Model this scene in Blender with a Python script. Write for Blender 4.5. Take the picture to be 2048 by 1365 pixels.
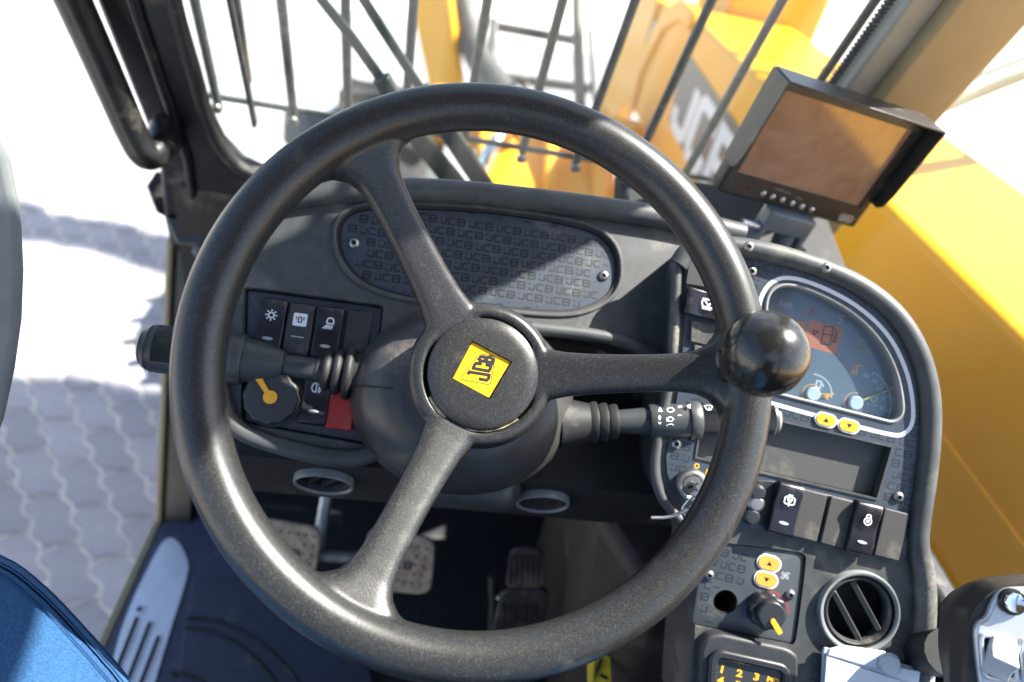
import bpy, bmesh, math, random
from mathutils import Vector, Matrix, Quaternion
for o in list(bpy.data.objects): bpy.data.objects.remove(o)
S = bpy.context.scene
COL = S.collection
random.seed(7)
R = math.radians

# ------------------------------------------------------------------ camera
# world: X right, Y forward, Z up, cab floor at z = 0, yard at z = GZ
FPX = 1365.33                      # 24 mm lens on a 36 mm sensor, 2048 px wide
CX, CY = 1024.0, 682.5
CAMPOS = Vector((-.043, 0, 1.08))
_y = Vector((-62, -1060, 1365)).normalized()          # world forward seen in the camera frame (x right, y down, z in)
_w = Vector((-300, 818, 1365)).normalized()           # windscreen direction in the camera frame
_x = _w.cross(_y).normalized()
_z = _x.cross(_y)
if _z.y > 0: _z = -_z
ROW = [Vector((_x[i], _y[i], _z[i])) for i in range(3)]   # camera axes in world space
cd = bpy.data.cameras.new('camera'); cam = bpy.data.objects.new('camera', cd); COL.objects.link(cam)
cam.matrix_world = Matrix(((ROW[0].x, -ROW[1].x, -ROW[2].x, CAMPOS.x), (ROW[0].y, -ROW[1].y, -ROW[2].y, CAMPOS.y),
                           (ROW[0].z, -ROW[1].z, -ROW[2].z, CAMPOS.z), (0, 0, 0, 1)))
cd.lens = 24; cd.sensor_width = 36; cd.clip_start = .02; cd.clip_end = 500
cd.dof.use_dof = True; cd.dof.focus_distance = .50; cd.dof.aperture_fstop = 3.6
S.camera = cam

# ------------------------------------------------------------------ sky, sun, exposure
SUN = Vector((.60, .08, .795)).normalized()
w = bpy.data.worlds.new('World'); S.world = w; w.use_nodes = True
nt = w.node_tree; bg = nt.nodes['Background']
sky = nt.nodes.new('ShaderNodeTexSky'); sky.sky_type = 'NISHITA'; sky.sun_disc = False
sky.sun_elevation = math.asin(SUN.z); sky.sun_rotation = math.atan2(SUN.x, SUN.y)
sky.dust_density = 2.0; sky.air_density = 1.0
nt.links.new(sky.outputs[0], bg.inputs[0]); bg.inputs[1].default_value = .088
sl = bpy.data.lights.new('sun', 'SUN'); sl.energy = 4.6; sl.angle = R(.5); sl.color = (1, .95, .87)
so = bpy.data.objects.new('sun', sl); COL.objects.link(so); so.rotation_euler = SUN.to_track_quat('Z', 'Y').to_euler()
so.location = SUN * 20
S.view_settings.view_transform = 'Standard'; S.view_settings.look = 'None'; S.view_settings.gamma = 1
S.view_settings.exposure = 2.1
GZ = -.95

# ------------------------------------------------------------------ pixel -> direction helpers
def ray(x, y):
    a, b = (x - CX) / FPX, (y - CY) / FPX
    return ROW[0] * a + ROW[1] * b + ROW[2]
def at(x, y, d): return CAMPOS + ray(x, y) * d
def hit(x, y, p0, n):
    r = ray(x, y); return CAMPOS + r * ((p0 - CAMPOS).dot(n) / r.dot(n))
class Frame:
    def __init__(s, o, u, v):
        s.o = Vector(o); s.u = Vector(u).normalized(); n = s.u.cross(Vector(v)).normalized(); s.n = n; s.v = n.cross(s.u)
    def loc(s, x, y, h=0):
        d = hit(x, y, s.o + s.n * h, s.n) - s.o; return (d.dot(s.u), d.dot(s.v))
    def locs(s, pts, h=0): return [s.loc(x, y, h) for x, y in pts]
    def to(s, p): d = Vector(p) - s.o; return Vector((d.dot(s.u), d.dot(s.v), d.dot(s.n)))
    def w(s, a, b, h=0): return s.o + s.u * a + s.v * b + s.n * h
    def mat(s):
        return Matrix(((s.u.x, s.v.x, s.n.x, s.o.x), (s.u.y, s.v.y, s.n.y, s.o.y), (s.u.z, s.v.z, s.n.z, s.o.z), (0, 0, 0, 1)))
def panel(o, phi, tau):
    phi, tau = R(phi), R(tau); f = Vector((math.sin(phi), math.cos(phi), 0))
    return Frame(o, (math.cos(phi), -math.sin(phi), 0), Vector((0, 0, math.cos(tau))) + f * math.sin(tau))

# ------------------------------------------------------------------ materials
MATS = {}
def mat(name, col, rough=.5, metal=0, grain=None, var=0, dust=None, coat=0, spec=.5, crack=None, vs=60, rv=0):
    m = bpy.data.materials.new(name); m.use_nodes = True; MATS[name] = m
    n, l = m.node_tree.nodes, m.node_tree.links; b = n['Principled BSDF']
    b.inputs['Base Color'].default_value = (*col, 1); b.inputs['Roughness'].default_value = rough
    b.inputs['Metallic'].default_value = metal; b.inputs['Coat Weight'].default_value = coat
    b.inputs['Coat Roughness'].default_value = .06; b.inputs['Specular IOR Level'].default_value = spec
    tc = n.new('ShaderNodeTexCoord'); src = None
    def noise(sc, det=4, ro=.6):
        t = n.new('ShaderNodeTexNoise'); t.inputs['Scale'].default_value = sc; t.inputs['Detail'].default_value = det
        t.inputs['Roughness'].default_value = ro; l.new(tc.outputs['Object'], t.inputs['Vector']); return t
    def ramp(o, a, bb):
        r = n.new('ShaderNodeMapRange'); r.inputs[1].default_value = a; r.inputs[2].default_value = bb; l.new(o, r.inputs[0]); return r.outputs[0]
    def mix(fac, a, c):
        x = n.new('ShaderNodeMix'); x.data_type = 'RGBA'
        if fac is not None: l.new(fac, x.inputs[0])
        if isinstance(a, tuple): x.inputs[6].default_value = (*a, 1)
        else: l.new(a, x.inputs[6])
        x.inputs[7].default_value = (*c, 1); return x.outputs[2]
    cur = col
    if var:
        t = noise(vs); cur = mix(ramp(t.outputs[0], .35, .65), tuple(c * (1 - var) for c in col), tuple(min(1, c * (1 + var)) for c in col))
    h = None
    if grain:
        kind, sc, st = grain
        if kind == 'v':
            t = n.new('ShaderNodeTexVoronoi'); t.feature = 'DISTANCE_TO_EDGE'; t.inputs['Scale'].default_value = sc
            nz = noise(sc * .6, 2); mx = n.new('ShaderNodeMix'); mx.data_type = 'VECTOR'; mx.inputs[0].default_value = .0012
            ad = n.new('ShaderNodeVectorMath'); ad.operation = 'ADD'
            sb = n.new('ShaderNodeVectorMath'); sb.operation = 'SCALE'; sb.inputs[3].default_value = .9 / sc
            l.new(nz.outputs[1], sb.inputs[0]); l.new(tc.outputs['Object'], ad.inputs[0]); l.new(sb.outputs[0], ad.inputs[1])
            l.new(ad.outputs[0], t.inputs['Vector'])
            h = ramp(t.outputs[0], 0, .16)
            if crack:
                inv = n.new('ShaderNodeMath'); inv.operation = 'SUBTRACT'; inv.inputs[0].default_value = 1; l.new(ramp(t.outputs[0], .01, .12), inv.inputs[1])
                mm = n.new('ShaderNodeMath'); mm.operation = 'MULTIPLY'; l.new(inv.outputs[0], mm.inputs[0])
                mm.inputs[1].default_value = .8
                cur = mix(mm.outputs[0], cur, crack)
        else:
            t = noise(sc, 3, .7); h = t.outputs[0]
        bp = n.new('ShaderNodeBump'); bp.inputs['Strength'].default_value = st; bp.inputs['Distance'].default_value = .35 / sc
        l.new(h, bp.inputs['Height']); l.new(bp.outputs[0], b.inputs['Normal'])
    if dust:
        dc, amt, ds = dust
        t = noise(ds, 6, .65); f = ramp(t.outputs[0], .62 - amt * .4, .95 - amt * .4)
        t2 = noise(ds * 30, 3, .8); mm = n.new('ShaderNodeMath'); mm.operation = 'MULTIPLY'; l.new(f, mm.inputs[0]); l.new(ramp(t2.outputs[0], .3, .6), mm.inputs[1])
        cur = mix(mm.outputs[0], cur, dc)
        rr = n.new('ShaderNodeMapRange'); rr.inputs[3].default_value = rough; rr.inputs[4].default_value = min(1, rough + .35); l.new(mm.outputs[0], rr.inputs[0]); l.new(rr.outputs[0], b.inputs['Roughness'])
    elif rv:
        t = noise(vs * .7, 5, .65); rr = n.new('ShaderNodeMapRange'); rr.inputs[1].default_value = .3; rr.inputs[2].default_value = .7
        rr.inputs[3].default_value = max(.02, rough - rv); rr.inputs[4].default_value = min(1, rough + rv); l.new(t.outputs[0], rr.inputs[0]); l.new(rr.outputs[0], b.inputs['Roughness'])
    if not isinstance(cur, tuple): l.new(cur, b.inputs['Base Color'])
    return m
def glass(name, tint=(1, 1, 1), haze=.03, hazecol=(.9, .9, .85), ior=1.45):
    m = bpy.data.materials.new(name); m.use_nodes = True; n, l = m.node_tree.nodes, m.node_tree.links
    n.remove(n['Principled BSDF']); out = n['Material Output']
    tr = n.new('ShaderNodeBsdfTransparent'); tr.inputs[0].default_value = (*tint, 1)
    gl = n.new('ShaderNodeBsdfGlossy'); gl.inputs['Roughness'].default_value = .01
    fr0 = n.new('ShaderNodeFresnel'); fr0.inputs[0].default_value = ior
    ge = n.new('ShaderNodeNewGeometry'); iv = n.new('ShaderNodeMath'); iv.operation = 'SUBTRACT'; iv.inputs[0].default_value = 1; l.new(ge.outputs['Backfacing'], iv.inputs[1])
    fr = n.new('ShaderNodeMath'); fr.operation = 'MULTIPLY'; l.new(fr0.outputs[0], fr.inputs[0]); l.new(iv.outputs[0], fr.inputs[1])   # reflect at the outer face only
    mx = n.new('ShaderNodeMixShader'); l.new(fr.outputs[0], mx.inputs[0]); l.new(tr.outputs[0], mx.inputs[1]); l.new(gl.outputs[0], mx.inputs[2])
    tl = n.new('ShaderNodeBsdfTranslucent'); tl.inputs[0].default_value = (*hazecol, 1)
    m2 = n.new('ShaderNodeMixShader'); m2.inputs[0].default_value = haze
    l.new(mx.outputs[0], m2.inputs[1]); l.new(tl.outputs[0], m2.inputs[2]); l.new(m2.outputs[0], out.inputs[0])
    return m
DUST = (.33, .29, .23)
LEATHER = mat('leather_grain', (.0105, .011, .0125), .33, grain=('v', 700, .075), crack=(.058, .057, .054), dust=((.12, .115, .10), .04, 30))
LEATHER_DUSTY = LEATHER
PLASTIC = mat('black_plastic', (.028, .030, .034), .5, grain=('n', 2200, .25), var=.2, dust=(DUST, .10, 18))
PLASTIC_SM = mat('smooth_black_plastic', (.022, .023, .027), .34, var=.15, dust=(DUST, .05, 25))
FACIA = mat('facia_plastic', (.052, .056, .058), .5, grain=('n', 1800, .3), var=.18, dust=(DUST, .20, 14))
PANEL = mat('printed_panel', (.042, .053, .072), .40, grain=('n', 2500, .12), var=.12, dust=(DUST, .15, 24))
PRINT = mat('black_print', (.008, .009, .011), .5)
RUBBER = mat('black_rubber', (.016, .016, .017), .6, var=.2, dust=(DUST, .10, 30))
DARK = mat('dark_interior', (.012, .012, .013), .7, var=.3, dust=(DUST, .06, 9))
BROWN = mat('dark_brown_trim', (.030, .025, .022), .6, grain=('n', 900, .2), var=.2, dust=(DUST, .10, 8))
BLACKPAINT = mat('black_frame_paint', (.012, .013, .014), .36, var=.3, rv=.1, dust=(DUST, .12, 22))
TAN = mat('tan_trim', (.26, .215, .125), .55, var=.05, vs=20, dust=((.3, .27, .22), .08, 10))
TANGREY = mat('grey_green_trim', (.27, .28, .25), .5, var=.08, vs=20)
WHITEP = mat('white_print', (.72, .74, .76), .5)
GREYP = mat('pale_grey_print', (.36, .40, .43), .5)
SILVER = mat('brushed_steel', (.55, .55, .56), .33, 1, var=.15, rv=.1, dust=(DUST, .12, 40))
CHROME = mat('chrome', (.82, .82, .80), .08, 1)
DULLMETAL = mat('dull_zinc', (.36, .36, .35), .42, 1, var=.2, dust=(DUST, .14, 60))
YPRINT = mat('yellow_plastic', (.85, .40, .02), .45, var=.05)
ORANGE = mat('orange_plastic', (.80, .32, .05), .42, var=.06)
REDP = mat('red_plastic', (.42, .022, .020), .45, var=.1, dust=(DUST, .05, 30))
BADGE = mat('badge_yellow', (.86, .46, .02), .22, coat=.6)
YELLOW = mat('machine_yellow_paint', (.82, .385, .003), .42, var=.04, vs=4, spec=.3, dust=((.70, .42, .08), .08, 3))
KNOB = mat('polished_black_knob', (.013, .013, .013), .20, coat=.1, vs=90, dust=((.10, .09, .075), .32, 40))
GLASS = glass('windscreen_glass', (.96, .98, .97), .022)
SIDEGLASS = glass('side_glass', (.98, .99, .985), .003, ior=1.22)
GREYTRIM = mat('grey_soft_trim', (.14, .15, .155), .9, var=.08)
HOLE = mat('socket_shadow_black', (.004, .004, .004), .8)

# ------------------------------------------------------------------ object helpers
def empty(name, M=None, label=None, cat=None, group=None, kind=None):
    o = bpy.data.objects.new(name, None); COL.objects.link(o); o.empty_display_size = .02
    if M is not None: o.matrix_world = M
    return tag(o, label, cat, group, kind)
def tag(o, label=None, cat=None, group=None, kind=None):
    if label: o['label'] = label
    if cat: o['category'] = cat
    if group: o['group'] = group
    if kind: o['kind'] = kind
    return o
def link(name, me, m, parent=None, smooth=35, bev=0, seg=2, M=None):
    o = bpy.data.objects.new(name, me); COL.objects.link(o)
    if m is not None and not me.materials: me.materials.append(m)
    if parent is not None: o.parent = parent
    if M is not None: o.matrix_local = M
    if smooth:
        me.polygons.foreach_set('use_smooth', [True] * len(me.polygons))
        if smooth < 180: me.set_sharp_from_angle(angle=R(smooth))
    if bev:
        b = o.modifiers.new('bevel', 'BEVEL'); b.width = bev; b.segments = seg; b.limit_method = 'ANGLE'; b.angle_limit = R(38); b.harden_normals = False
    return o
def pyd(name, v, f, m, parent=None, **k):
    me = bpy.data.meshes.new(name); me.from_pydata([tuple(x) for x in v], [], f); me.update()
    bm = bmesh.new(); bm.from_mesh(me); bmesh.ops.recalc_face_normals(bm, faces=bm.faces); bm.to_mesh(me); bm.free()
    return link(name, me, m, parent, **k)
def prism_vf(pts, z0, z1):
    n = len(pts); v = [(a, b, z0) for a, b in pts] + [(a, b, z1) for a, b in pts]
    f = [tuple(range(n - 1, -1, -1)), tuple(range(n, 2 * n))] + [(i, (i + 1) % n, n + (i + 1) % n, n + i) for i in range(n)]
    return v, f
def prism(name, pts, z0, z1, m, parent=None, **k):
    v, f = prism_vf(pts, z0, z1); return pyd(name, v, f, m, parent, **k)
def ring(name, outer, inner, z0, z1, m, parent=None, **k):
    n = len(outer); v = []
    for z in (z0, z1):
        v += [(a, b, z) for a, b in outer]; v += [(a, b, z) for a, b in inner]
    f = []
    for i in range(n):
        j = (i + 1) % n
        f += [(i, j, n + j, n + i), (2 * n + i, 2 * n + j, 3 * n + j, 3 * n + i), (i, j, 2 * n + j, 2 * n + i), (n + i, n + j, 3 * n + j, 3 * n + i)]
    return pyd(name, v, f, m, parent, **k)
def lathe(name, prof, m, parent=None, seg=40, sx=1, sy=1, cap=True, **k):
    v, f = [], []; n = len(prof)
    for i in range(seg):
        a = 2 * math.pi * i / seg
        for r, z in prof: v.append((r * math.cos(a) * sx, r * math.sin(a) * sy, z))
    for i in range(seg):
        j = (i + 1) % seg
        for q in range(n - 1): f.append((i * n + q, j * n + q, j * n + q + 1, i * n + q + 1))
    if prof[0][0] > 1e-6 and prof[-1][0] > 1e-6:               # a ring: close the section
        f += [(i * n + n - 1, ((i + 1) % seg) * n + n - 1, ((i + 1) % seg) * n, i * n) for i in range(seg)]
    elif cap and prof[0][0] > 1e-6: f.append(tuple(i * n for i in range(seg)))
    elif cap and prof[-1][0] > 1e-6: f.append(tuple(i * n + n - 1 for i in range(seg)))
    o = pyd(name, v, f, m, parent, **k)
    bm = bmesh.new(); bm.from_mesh(o.data); bmesh.ops.remove_doubles(bm, verts=bm.verts, dist=1e-6); bmesh.ops.recalc_face_normals(bm, faces=bm.faces); bm.to_mesh(o.data); bm.free()
    sm = k.get('smooth', 35); o.data.polygons.foreach_set('use_smooth', [True] * len(o.data.polygons)); o.data.set_sharp_from_angle(angle=R(sm))
    return o
def chaikin(p, it=3, closed=False):
    p = [Vector(x) for x in p]
    for _ in range(it):
        q = [] if closed else [p[0]]
        for i in range(len(p) if closed else len(p) - 1):
            a, b = p[i], p[(i + 1) % len(p)]; q += [a * .75 + b * .25, a * .25 + b * .75]
        if not closed: q.append(p[-1])
        p = q
    return p
def fillet(pts, r, n=5):
    """polygon with every corner rounded to radius r (or as much as the sides allow)"""
    q = []; N = len(pts)
    for i in range(N):
        p, a, b = Vector(pts[i]), Vector(pts[i - 1]), Vector(pts[(i + 1) % N]); d = min(r, (a - p).length * .45, (b - p).length * .45)
        s, e = p + (a - p).normalized() * d, p + (b - p).normalized() * d
        for k in range(n + 1): t = k / n; q.append(tuple(s * (1 - t) ** 2 + p * 2 * t * (1 - t) + e * t * t))
    return q
def smooth2(pts, it=2): return [(p.x, p.y) for p in chaikin([(a, b, 0) for a, b in pts], it, True)]
def tube_vf(pts, r, seg=12, closed=False, caps=True):
    pts = [Vector(p) for p in pts]; n = len(pts); v, f = [], []
    rr = r if callable(r) else (lambda t: r)
    t0 = (pts[1] - pts[0]).normalized(); up = Vector((0, 0, 1)) if abs(t0.z) < .9 else Vector((1, 0, 0)); nx = t0.cross(up).normalized()
    for i, p in enumerate(pts):
        if closed: t = (pts[(i + 1) % n] - pts[i - 1]).normalized()
        else: t = (pts[min(i + 1, n - 1)] - pts[max(i - 1, 0)]).normalized()
        nx = (nx - t * nx.dot(t)).normalized(); ny = t.cross(nx); q = rr(i / max(1, n - 1))
        for s in range(seg):
            a = 2 * math.pi * s / seg; v.append(p + nx * math.cos(a) * q + ny * math.sin(a) * q)
    for i in range(n if closed else n - 1):
        j = (i + 1) % n
        for s in range(seg): e = (s + 1) % seg; f.append((i * seg + s, i * seg + e, j * seg + e, j * seg + s))
    if caps and not closed: f += [tuple(range(seg)), tuple(range((n - 1) * seg, n * seg))]
    return v, f
def tube(name, pts, r, m, parent=None, seg=12, closed=False, **k):
    v, f = tube_vf(pts, r, seg, closed); k.setdefault('smooth', 50); return pyd(name, v, f, m, parent, **k)
def rrect(w, h, r, n=5, cx=0, cy=0, rot=0):
    p = []; r = min(r, w / 2 - 1e-5, h / 2 - 1e-5)
    for (sx, sy, a0) in ((1, 1, 0), (-1, 1, 90), (-1, -1, 180), (1, -1, 270)):
        for i in range(n + 1):
            a = R(a0 + 90 * i / n); p.append((sx * (w / 2 - r) + r * math.cos(a), sy * (h / 2 - r) + r * math.sin(a)))
    c, s = math.cos(rot), math.sin(rot)
    return [(cx + a * c - b * s, cy + a * s + b * c) for a, b in p]
def circ(r, n=32, cx=0, cy=0, sx=1, sy=1): return [(cx + r * sx * math.cos(2 * math.pi * i / n), cy + r * sy * math.sin(2 * math.pi * i / n)) for i in range(n)]
def ribbon(pl, w, z, closed=False):
    p = [Vector((a, b)) for a, b in pl]; n = len(p); v, f = [], []
    for i in range(n):
        if closed: a, b = p[i] - p[i - 1], p[(i + 1) % n] - p[i]
        else: a = p[i] - p[i - 1] if i else p[1] - p[0]; b = p[i + 1] - p[i] if i < n - 1 else p[-1] - p[-2]
        a, b = a.normalized(), b.normalized(); na, nb = Vector((-a.y, a.x)), Vector((-b.y, b.x)); m = na + nb
        if m.length < .2: m = na
        m.normalize(); k = w / 2 / max(.45, m.dot(na)); v += [(p[i].x + m.x * k, p[i].y + m.y * k, z), (p[i].x - m.x * k, p[i].y - m.y * k, z)]
    for i in range(n if closed else n - 1):
        j = (i + 1) % n; f.append((2 * i, 2 * i + 1, 2 * j + 1, 2 * j))
    return v, f
def strokes(name, pls, w, z, m, parent=None, M=None):
    """flat print: thin ribbons, each a hair above the last so that crossings never lie in one plane"""
    V, F = [], []
    for i, pl in enumerate(pls):
        cl = len(pl) > 2 and pl[0] == pl[-1]
        v, f = ribbon(pl[:-1] if cl else pl, w, z + i * 2e-5, cl); F += [tuple(a + len(V) for a in q) for q in f]; V += v
    return flat(name, V, F, m, parent, M)
def flat(name, V, F, m, parent=None, M=None):
    me = bpy.data.meshes.new(name); me.from_pydata(V, [], F); me.update()
    for p in me.polygons:
        pass
    bm = bmesh.new(); bm.from_mesh(me)
    for fc in bm.faces:
        if fc.normal.z < 0: fc.normal_flip()
    bm.to_mesh(me); bm.free()
    return link(name, me, m, parent, smooth=0, M=M)
def text(name, s, size, m, parent, x, y, z, rot=0, wide=1.0, bold=0.0, M=None):
    cu = bpy.data.curves.new('t', 'FONT'); cu.body = s; cu.size = size; cu.align_x = 'CENTER'; cu.align_y = 'CENTER'; cu.offset = bold; cu.resolution_u = 2
    ob = bpy.data.objects.new('t', cu); COL.objects.link(ob); bpy.context.view_layer.update()
    me = bpy.data.meshes.new_from_object(ob.evaluated_get(bpy.context.evaluated_depsgraph_get())); bpy.data.objects.remove(ob); bpy.data.curves.remove(cu)
    me.materials.clear(); me.transform(Matrix.Translation((x, y, z)) @ Matrix.Rotation(rot, 4, 'Z') @ Matrix.Diagonal((wide, 1, 1, 1))); me.name = name
    return link(name, me, m, parent, smooth=0, M=M)
def cut(o, cutters):
    """subtract prisms (outline, z0, z1) from a mesh object and bake the result"""
    tmp = []
    for pts, z0, z1 in cutters:
        v, f = prism_vf(pts, z0, z1); c = pyd('cutter', v, f, None, o.parent, smooth=0); tmp.append(c)
        b = o.modifiers.new('cut', 'BOOLEAN'); b.operation = 'DIFFERENCE'; b.solver = 'EXACT'; b.object = c
    bpy.context.view_layer.update()
    me = bpy.data.meshes.new_from_object(o.evaluated_get(bpy.context.evaluated_depsgraph_get()))
    old = o.data; o.modifiers.clear(); o.data = me; bpy.data.meshes.remove(old)
    for c in tmp: md = c.data; bpy.data.objects.remove(c); bpy.data.meshes.remove(md)
    me.polygons.foreach_set('use_smooth', [True] * len(me.polygons)); me.set_sharp_from_angle(angle=R(32))
    return o
def orient(a, b):
    """matrix at point a with local Z towards b and local X as level as it can be"""
    a, b = Vector(a), Vector(b); z = (b - a).normalized(); x = z.cross(Vector((0, 0, 1))).normalized(); y = z.cross(x)
    return Matrix(((x.x, y.x, z.x, a.x), (x.y, y.y, z.y, a.y), (x.z, y.z, z.z, a.z), (0, 0, 0, 1)))
def inner(pts, d):
    """outline moved inwards by d"""
    n = len(pts); A = sum(pts[i][0] * pts[(i + 1) % n][1] - pts[(i + 1) % n][0] * pts[i][1] for i in range(n)); s = 1 if A > 0 else -1; q = []
    for i in range(n):
        a, b = Vector(pts[i]) - Vector(pts[i - 1]), Vector(pts[(i + 1) % n]) - Vector(pts[i])
        a = a.normalized() if a.length > 1e-9 else b.normalized(); b = b.normalized() if b.length > 1e-9 else a
        na, nb = Vector((-a.y, a.x)) * s, Vector((-b.y, b.x)) * s; m = (na + nb); m = m.normalized() if m.length > .1 else na
        k = d / max(.5, m.dot(na)); q.append((pts[i][0] + m.x * k, pts[i][1] + m.y * k))
    return q
JW = 2.75
def logo(h):
    """strokes of the three block letters, cap height h, in a 2.75 : .72 box"""
    J = [[(0, .26), (0, .08), (.08, 0), (.52, 0), (.6, .08), (.6, .72)], [(.02, .72), (.02, .52)]]
    Cc = [[(1.62, .72), (.98, .72), (.9, .64), (.9, .08), (.98, 0), (1.62, 0)]]
    B = [[(1.92, 0), (2.62, 0), (2.7, .08), (2.7, .28), (2.64, .36), (2.7, .44), (2.7, .64), (2.62, .72), (1.92, .72), (1.92, 0)], [(1.92, .36), (2.62, .36)]]
    return [[(x * h / .72, y * h / .72) for x, y in p] for p in J + Cc + B]
def logo_field(name, outline, h, dx, dy, z, m, parent, sw=.16, shift=.33, skip=None):
    """rows of printed logos, kept only where every stroke point lies inside the outline"""
    xs, ys = [p[0] for p in outline], [p[1] for p in outline]
    def inside(x, y):
        c = False; n = len(outline)
        for i in range(n):
            (x1, y1), (x2, y2) = outline[i], outline[i - 1]
            if (y1 > y) != (y2 > y) and x < (x2 - x1) * (y - y1) / (y2 - y1) + x1: c = not c
        return c and not (skip and skip(x, y))
    V, F = [], []; r = 0; y = min(ys)
    while y < max(ys):
        x = min(xs) - dx + (r * shift % 1) * dx
        while x < max(xs):
            for i, pl in enumerate(logo(h)):
                q = [(x + a, y + b) for a, b in pl]
                if all(inside(*p) for p in q):
                    cl = q[0] == q[-1]; v, f = ribbon(q[:-1] if cl else q, h * sw * 1.35, z + (i % 2) * 2e-5, cl); F += [tuple(a + len(V) for a in t) for t in f]; V += v
            x += dx
        y += dy; r += 1
    o = flat(name, V, F, m, parent); o['kind'] = 'stuff'; return o
# ================================================================== ground: interlocking pavers
GROUT = mat('sandy_joint', (.50, .465, .43), .95, grain=('n', 400, .3), var=.2, vs=30)
def paver_mat():
    m = mat('concrete_paver', (.29, .29, .305), .85, grain=('n', 500, .35), var=.10, vs=9, dust=((.45, .43, .38), .18, 5))
    n, l = m.node_tree.nodes, m.node_tree.links; b = n['Principled BSDF']; src = b.inputs['Base Color'].links[0].from_socket
    oi = n.new('ShaderNodeObjectInfo'); hs = n.new('ShaderNodeHueSaturation'); mr = n.new('ShaderNodeMapRange'); mr.inputs[3].default_value = .86; mr.inputs[4].default_value = 1.12
    l.new(oi.outputs['Random'], mr.inputs[0]); l.new(mr.outputs[0], hs.inputs['Value']); l.new(src, hs.inputs['Color']); l.new(hs.outputs[0], b.inputs['Base Color']); return m
PAVER = paver_mat()
ground = pyd('ground', [(-150, -150, GZ - .0035), (150, -150, GZ - .0035), (150, 150, GZ - .0035), (-150, 150, GZ - .0035)], [(0, 1, 2, 3)], GROUT, smooth=0)
tag(ground, 'pale paved yard of wavy interlocking concrete pavers under the machine', None, None, 'structure')
PW, PL = .112, .226
def paver_outline(g=.0042):
    a = lambda s: .0085 * math.sin(2 * math.pi * s / (PL / 2)); b = lambda s: .008 * math.sin(2 * math.pi * s / PW)
    P = []; N = 8
    for i in range(N): x = PW * i / N; P.append((x, b(x)))
    for i in range(2 * N): y = PL * i / (2 * N); P.append((PW + a(y), y))
    for i in range(N): x = PW * (1 - i / N); P.append((x, PL + b(x)))
    for i in range(2 * N): y = PL * (1 - i / (2 * N)); P.append((a(y), y))
    return inner(P, g)
PO = paver_outline(); PI = inner(PO, .004)
def paver_vf(ox=0, oy=0, dz=0):
    n = len(PO); v = [(x + ox, y + oy, -.012 + dz) for x, y in PO] + [(x + ox, y + oy, -.004 + dz) for x, y in PO] + [(x + ox, y + oy, dz) for x, y in PI]
    q = 2 * n; Rk = lambda k: q + 8 + k if k < 16 else q + 24; Lk = lambda k: q + 32 + 16 - k if k else q
    f = [(Lk(k), Rk(k), Rk(k + 1), Lk(k + 1)) for k in range(1, 15)] + [tuple(range(q, q + 8)) + (Rk(0), Rk(1), Lk(1)), (Lk(15), Rk(15)) + tuple(range(q + 24, q + 33))]
    for k in (0, n): f += [(k + i, k + (i + 1) % n, k + n + (i + 1) % n, k + n + i) for i in range(n)]
    return v, f
v, f = paver_vf(); pav_me = bpy.data.meshes.new('paver'); pav_me.from_pydata(v, [], f); pav_me.materials.append(PAVER)
pav_me.polygons.foreach_set('use_smooth', [False] * len(pav_me.polygons))
PANG = R(36); PM = Matrix.Translation((-1.067, 1.464, GZ)) @ Matrix.Rotation(PANG, 4, 'Z')
cells = []
for i in range(-75, 75):
    for j in range(-40, 42):
        x, y = i * PW, j * PL + (PL / 2 if i % 2 else 0); c = PM @ Vector((x + PW / 2, y + PL / 2, 0))
        if -6 < c.x < 4 and -1 < c.y < 8.5:
            d = (c.x + 1.15) ** 2 + (c.y - 1.75) ** 2; vis = -2.6 < c.x < -.62 and .75 < c.y < 3.6
            cells.append((0 if vis else 1, d, x, y))
cells.sort(); V, F = [], []
for q, (_, d, x, y) in enumerate(cells):
    dz = random.uniform(-.001, .0018)
    if q < 300:
        o = bpy.data.objects.new('paver', pav_me); COL.objects.link(o); o.parent = ground
        o.matrix_local = PM @ Matrix.Translation((x, y, dz)) @ Matrix.Rotation(random.uniform(-.008, .008), 4, 'Z')
    else:
        v, f = paver_vf(x, y, dz); F += [tuple(a + len(V) for a in t) for t in f]; V += [tuple(PM @ Vector(p)) for p in v]
me = bpy.data.meshes.new('paver_field'); me.from_pydata(V, [], F); me.materials.append(PAVER)
o = bpy.data.objects.new('paver_field', me); COL.objects.link(o); o.parent = ground; o['kind'] = 'stuff'

# ================================================================== cab frame
WS = Frame((0, .965, .425), (1, 0, 0), (0, -.362, .932))         # windscreen plane, n points into the cab
WSM = WS.mat()
frame = empty('cab_frame', Matrix.Identity(4), 'black and tan steel cab frame with pillars, door sill and roof', 'cab frame')
VT = 1.335
lp = [(-.425, VT), (-.415, .45), (-.405, .24), (-.43, .1), (-.44, -.02), (-.25, -.02), (.44, -.02), (.44, .17), (-.12, .18)] + WS.locs([(590, 374), (530, 362), (480, 338), (440, 297), (412, 240), (393, 170)]) + [(-.336, .45), (-.336, VT)]
prism('pillar', lp, -.030, 0, BLACKPAINT, frame, M=WSM, bev=.006, seg=3)
tube('pillar_ridge', [WS.w(-.382, VT, .002), WS.w(-.374, .45, .002), WS.w(-.367, .24, .001), WS.w(-.392, .02, -.004)], .007, BLACKPAINT, frame, seg=14)
seal = [WS.w(a, b, .003) for a, b in [(-.333, VT), (-.333, .45)] + WS.locs([(396, 170), (416, 240), (443, 296), (482, 335), (532, 359), (595, 371)]) + [(-.12, .187), (.40, .18)]]
tube('window_seal', chaikin(seal, 1), .009, RUBBER, frame, seg=8)
prism('pillar', [(.447, -.02), (.537, -.02), (.537, VT), (.447, VT)], -.075, .004, TAN, frame, M=WSM, bev=.007, seg=4)
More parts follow.
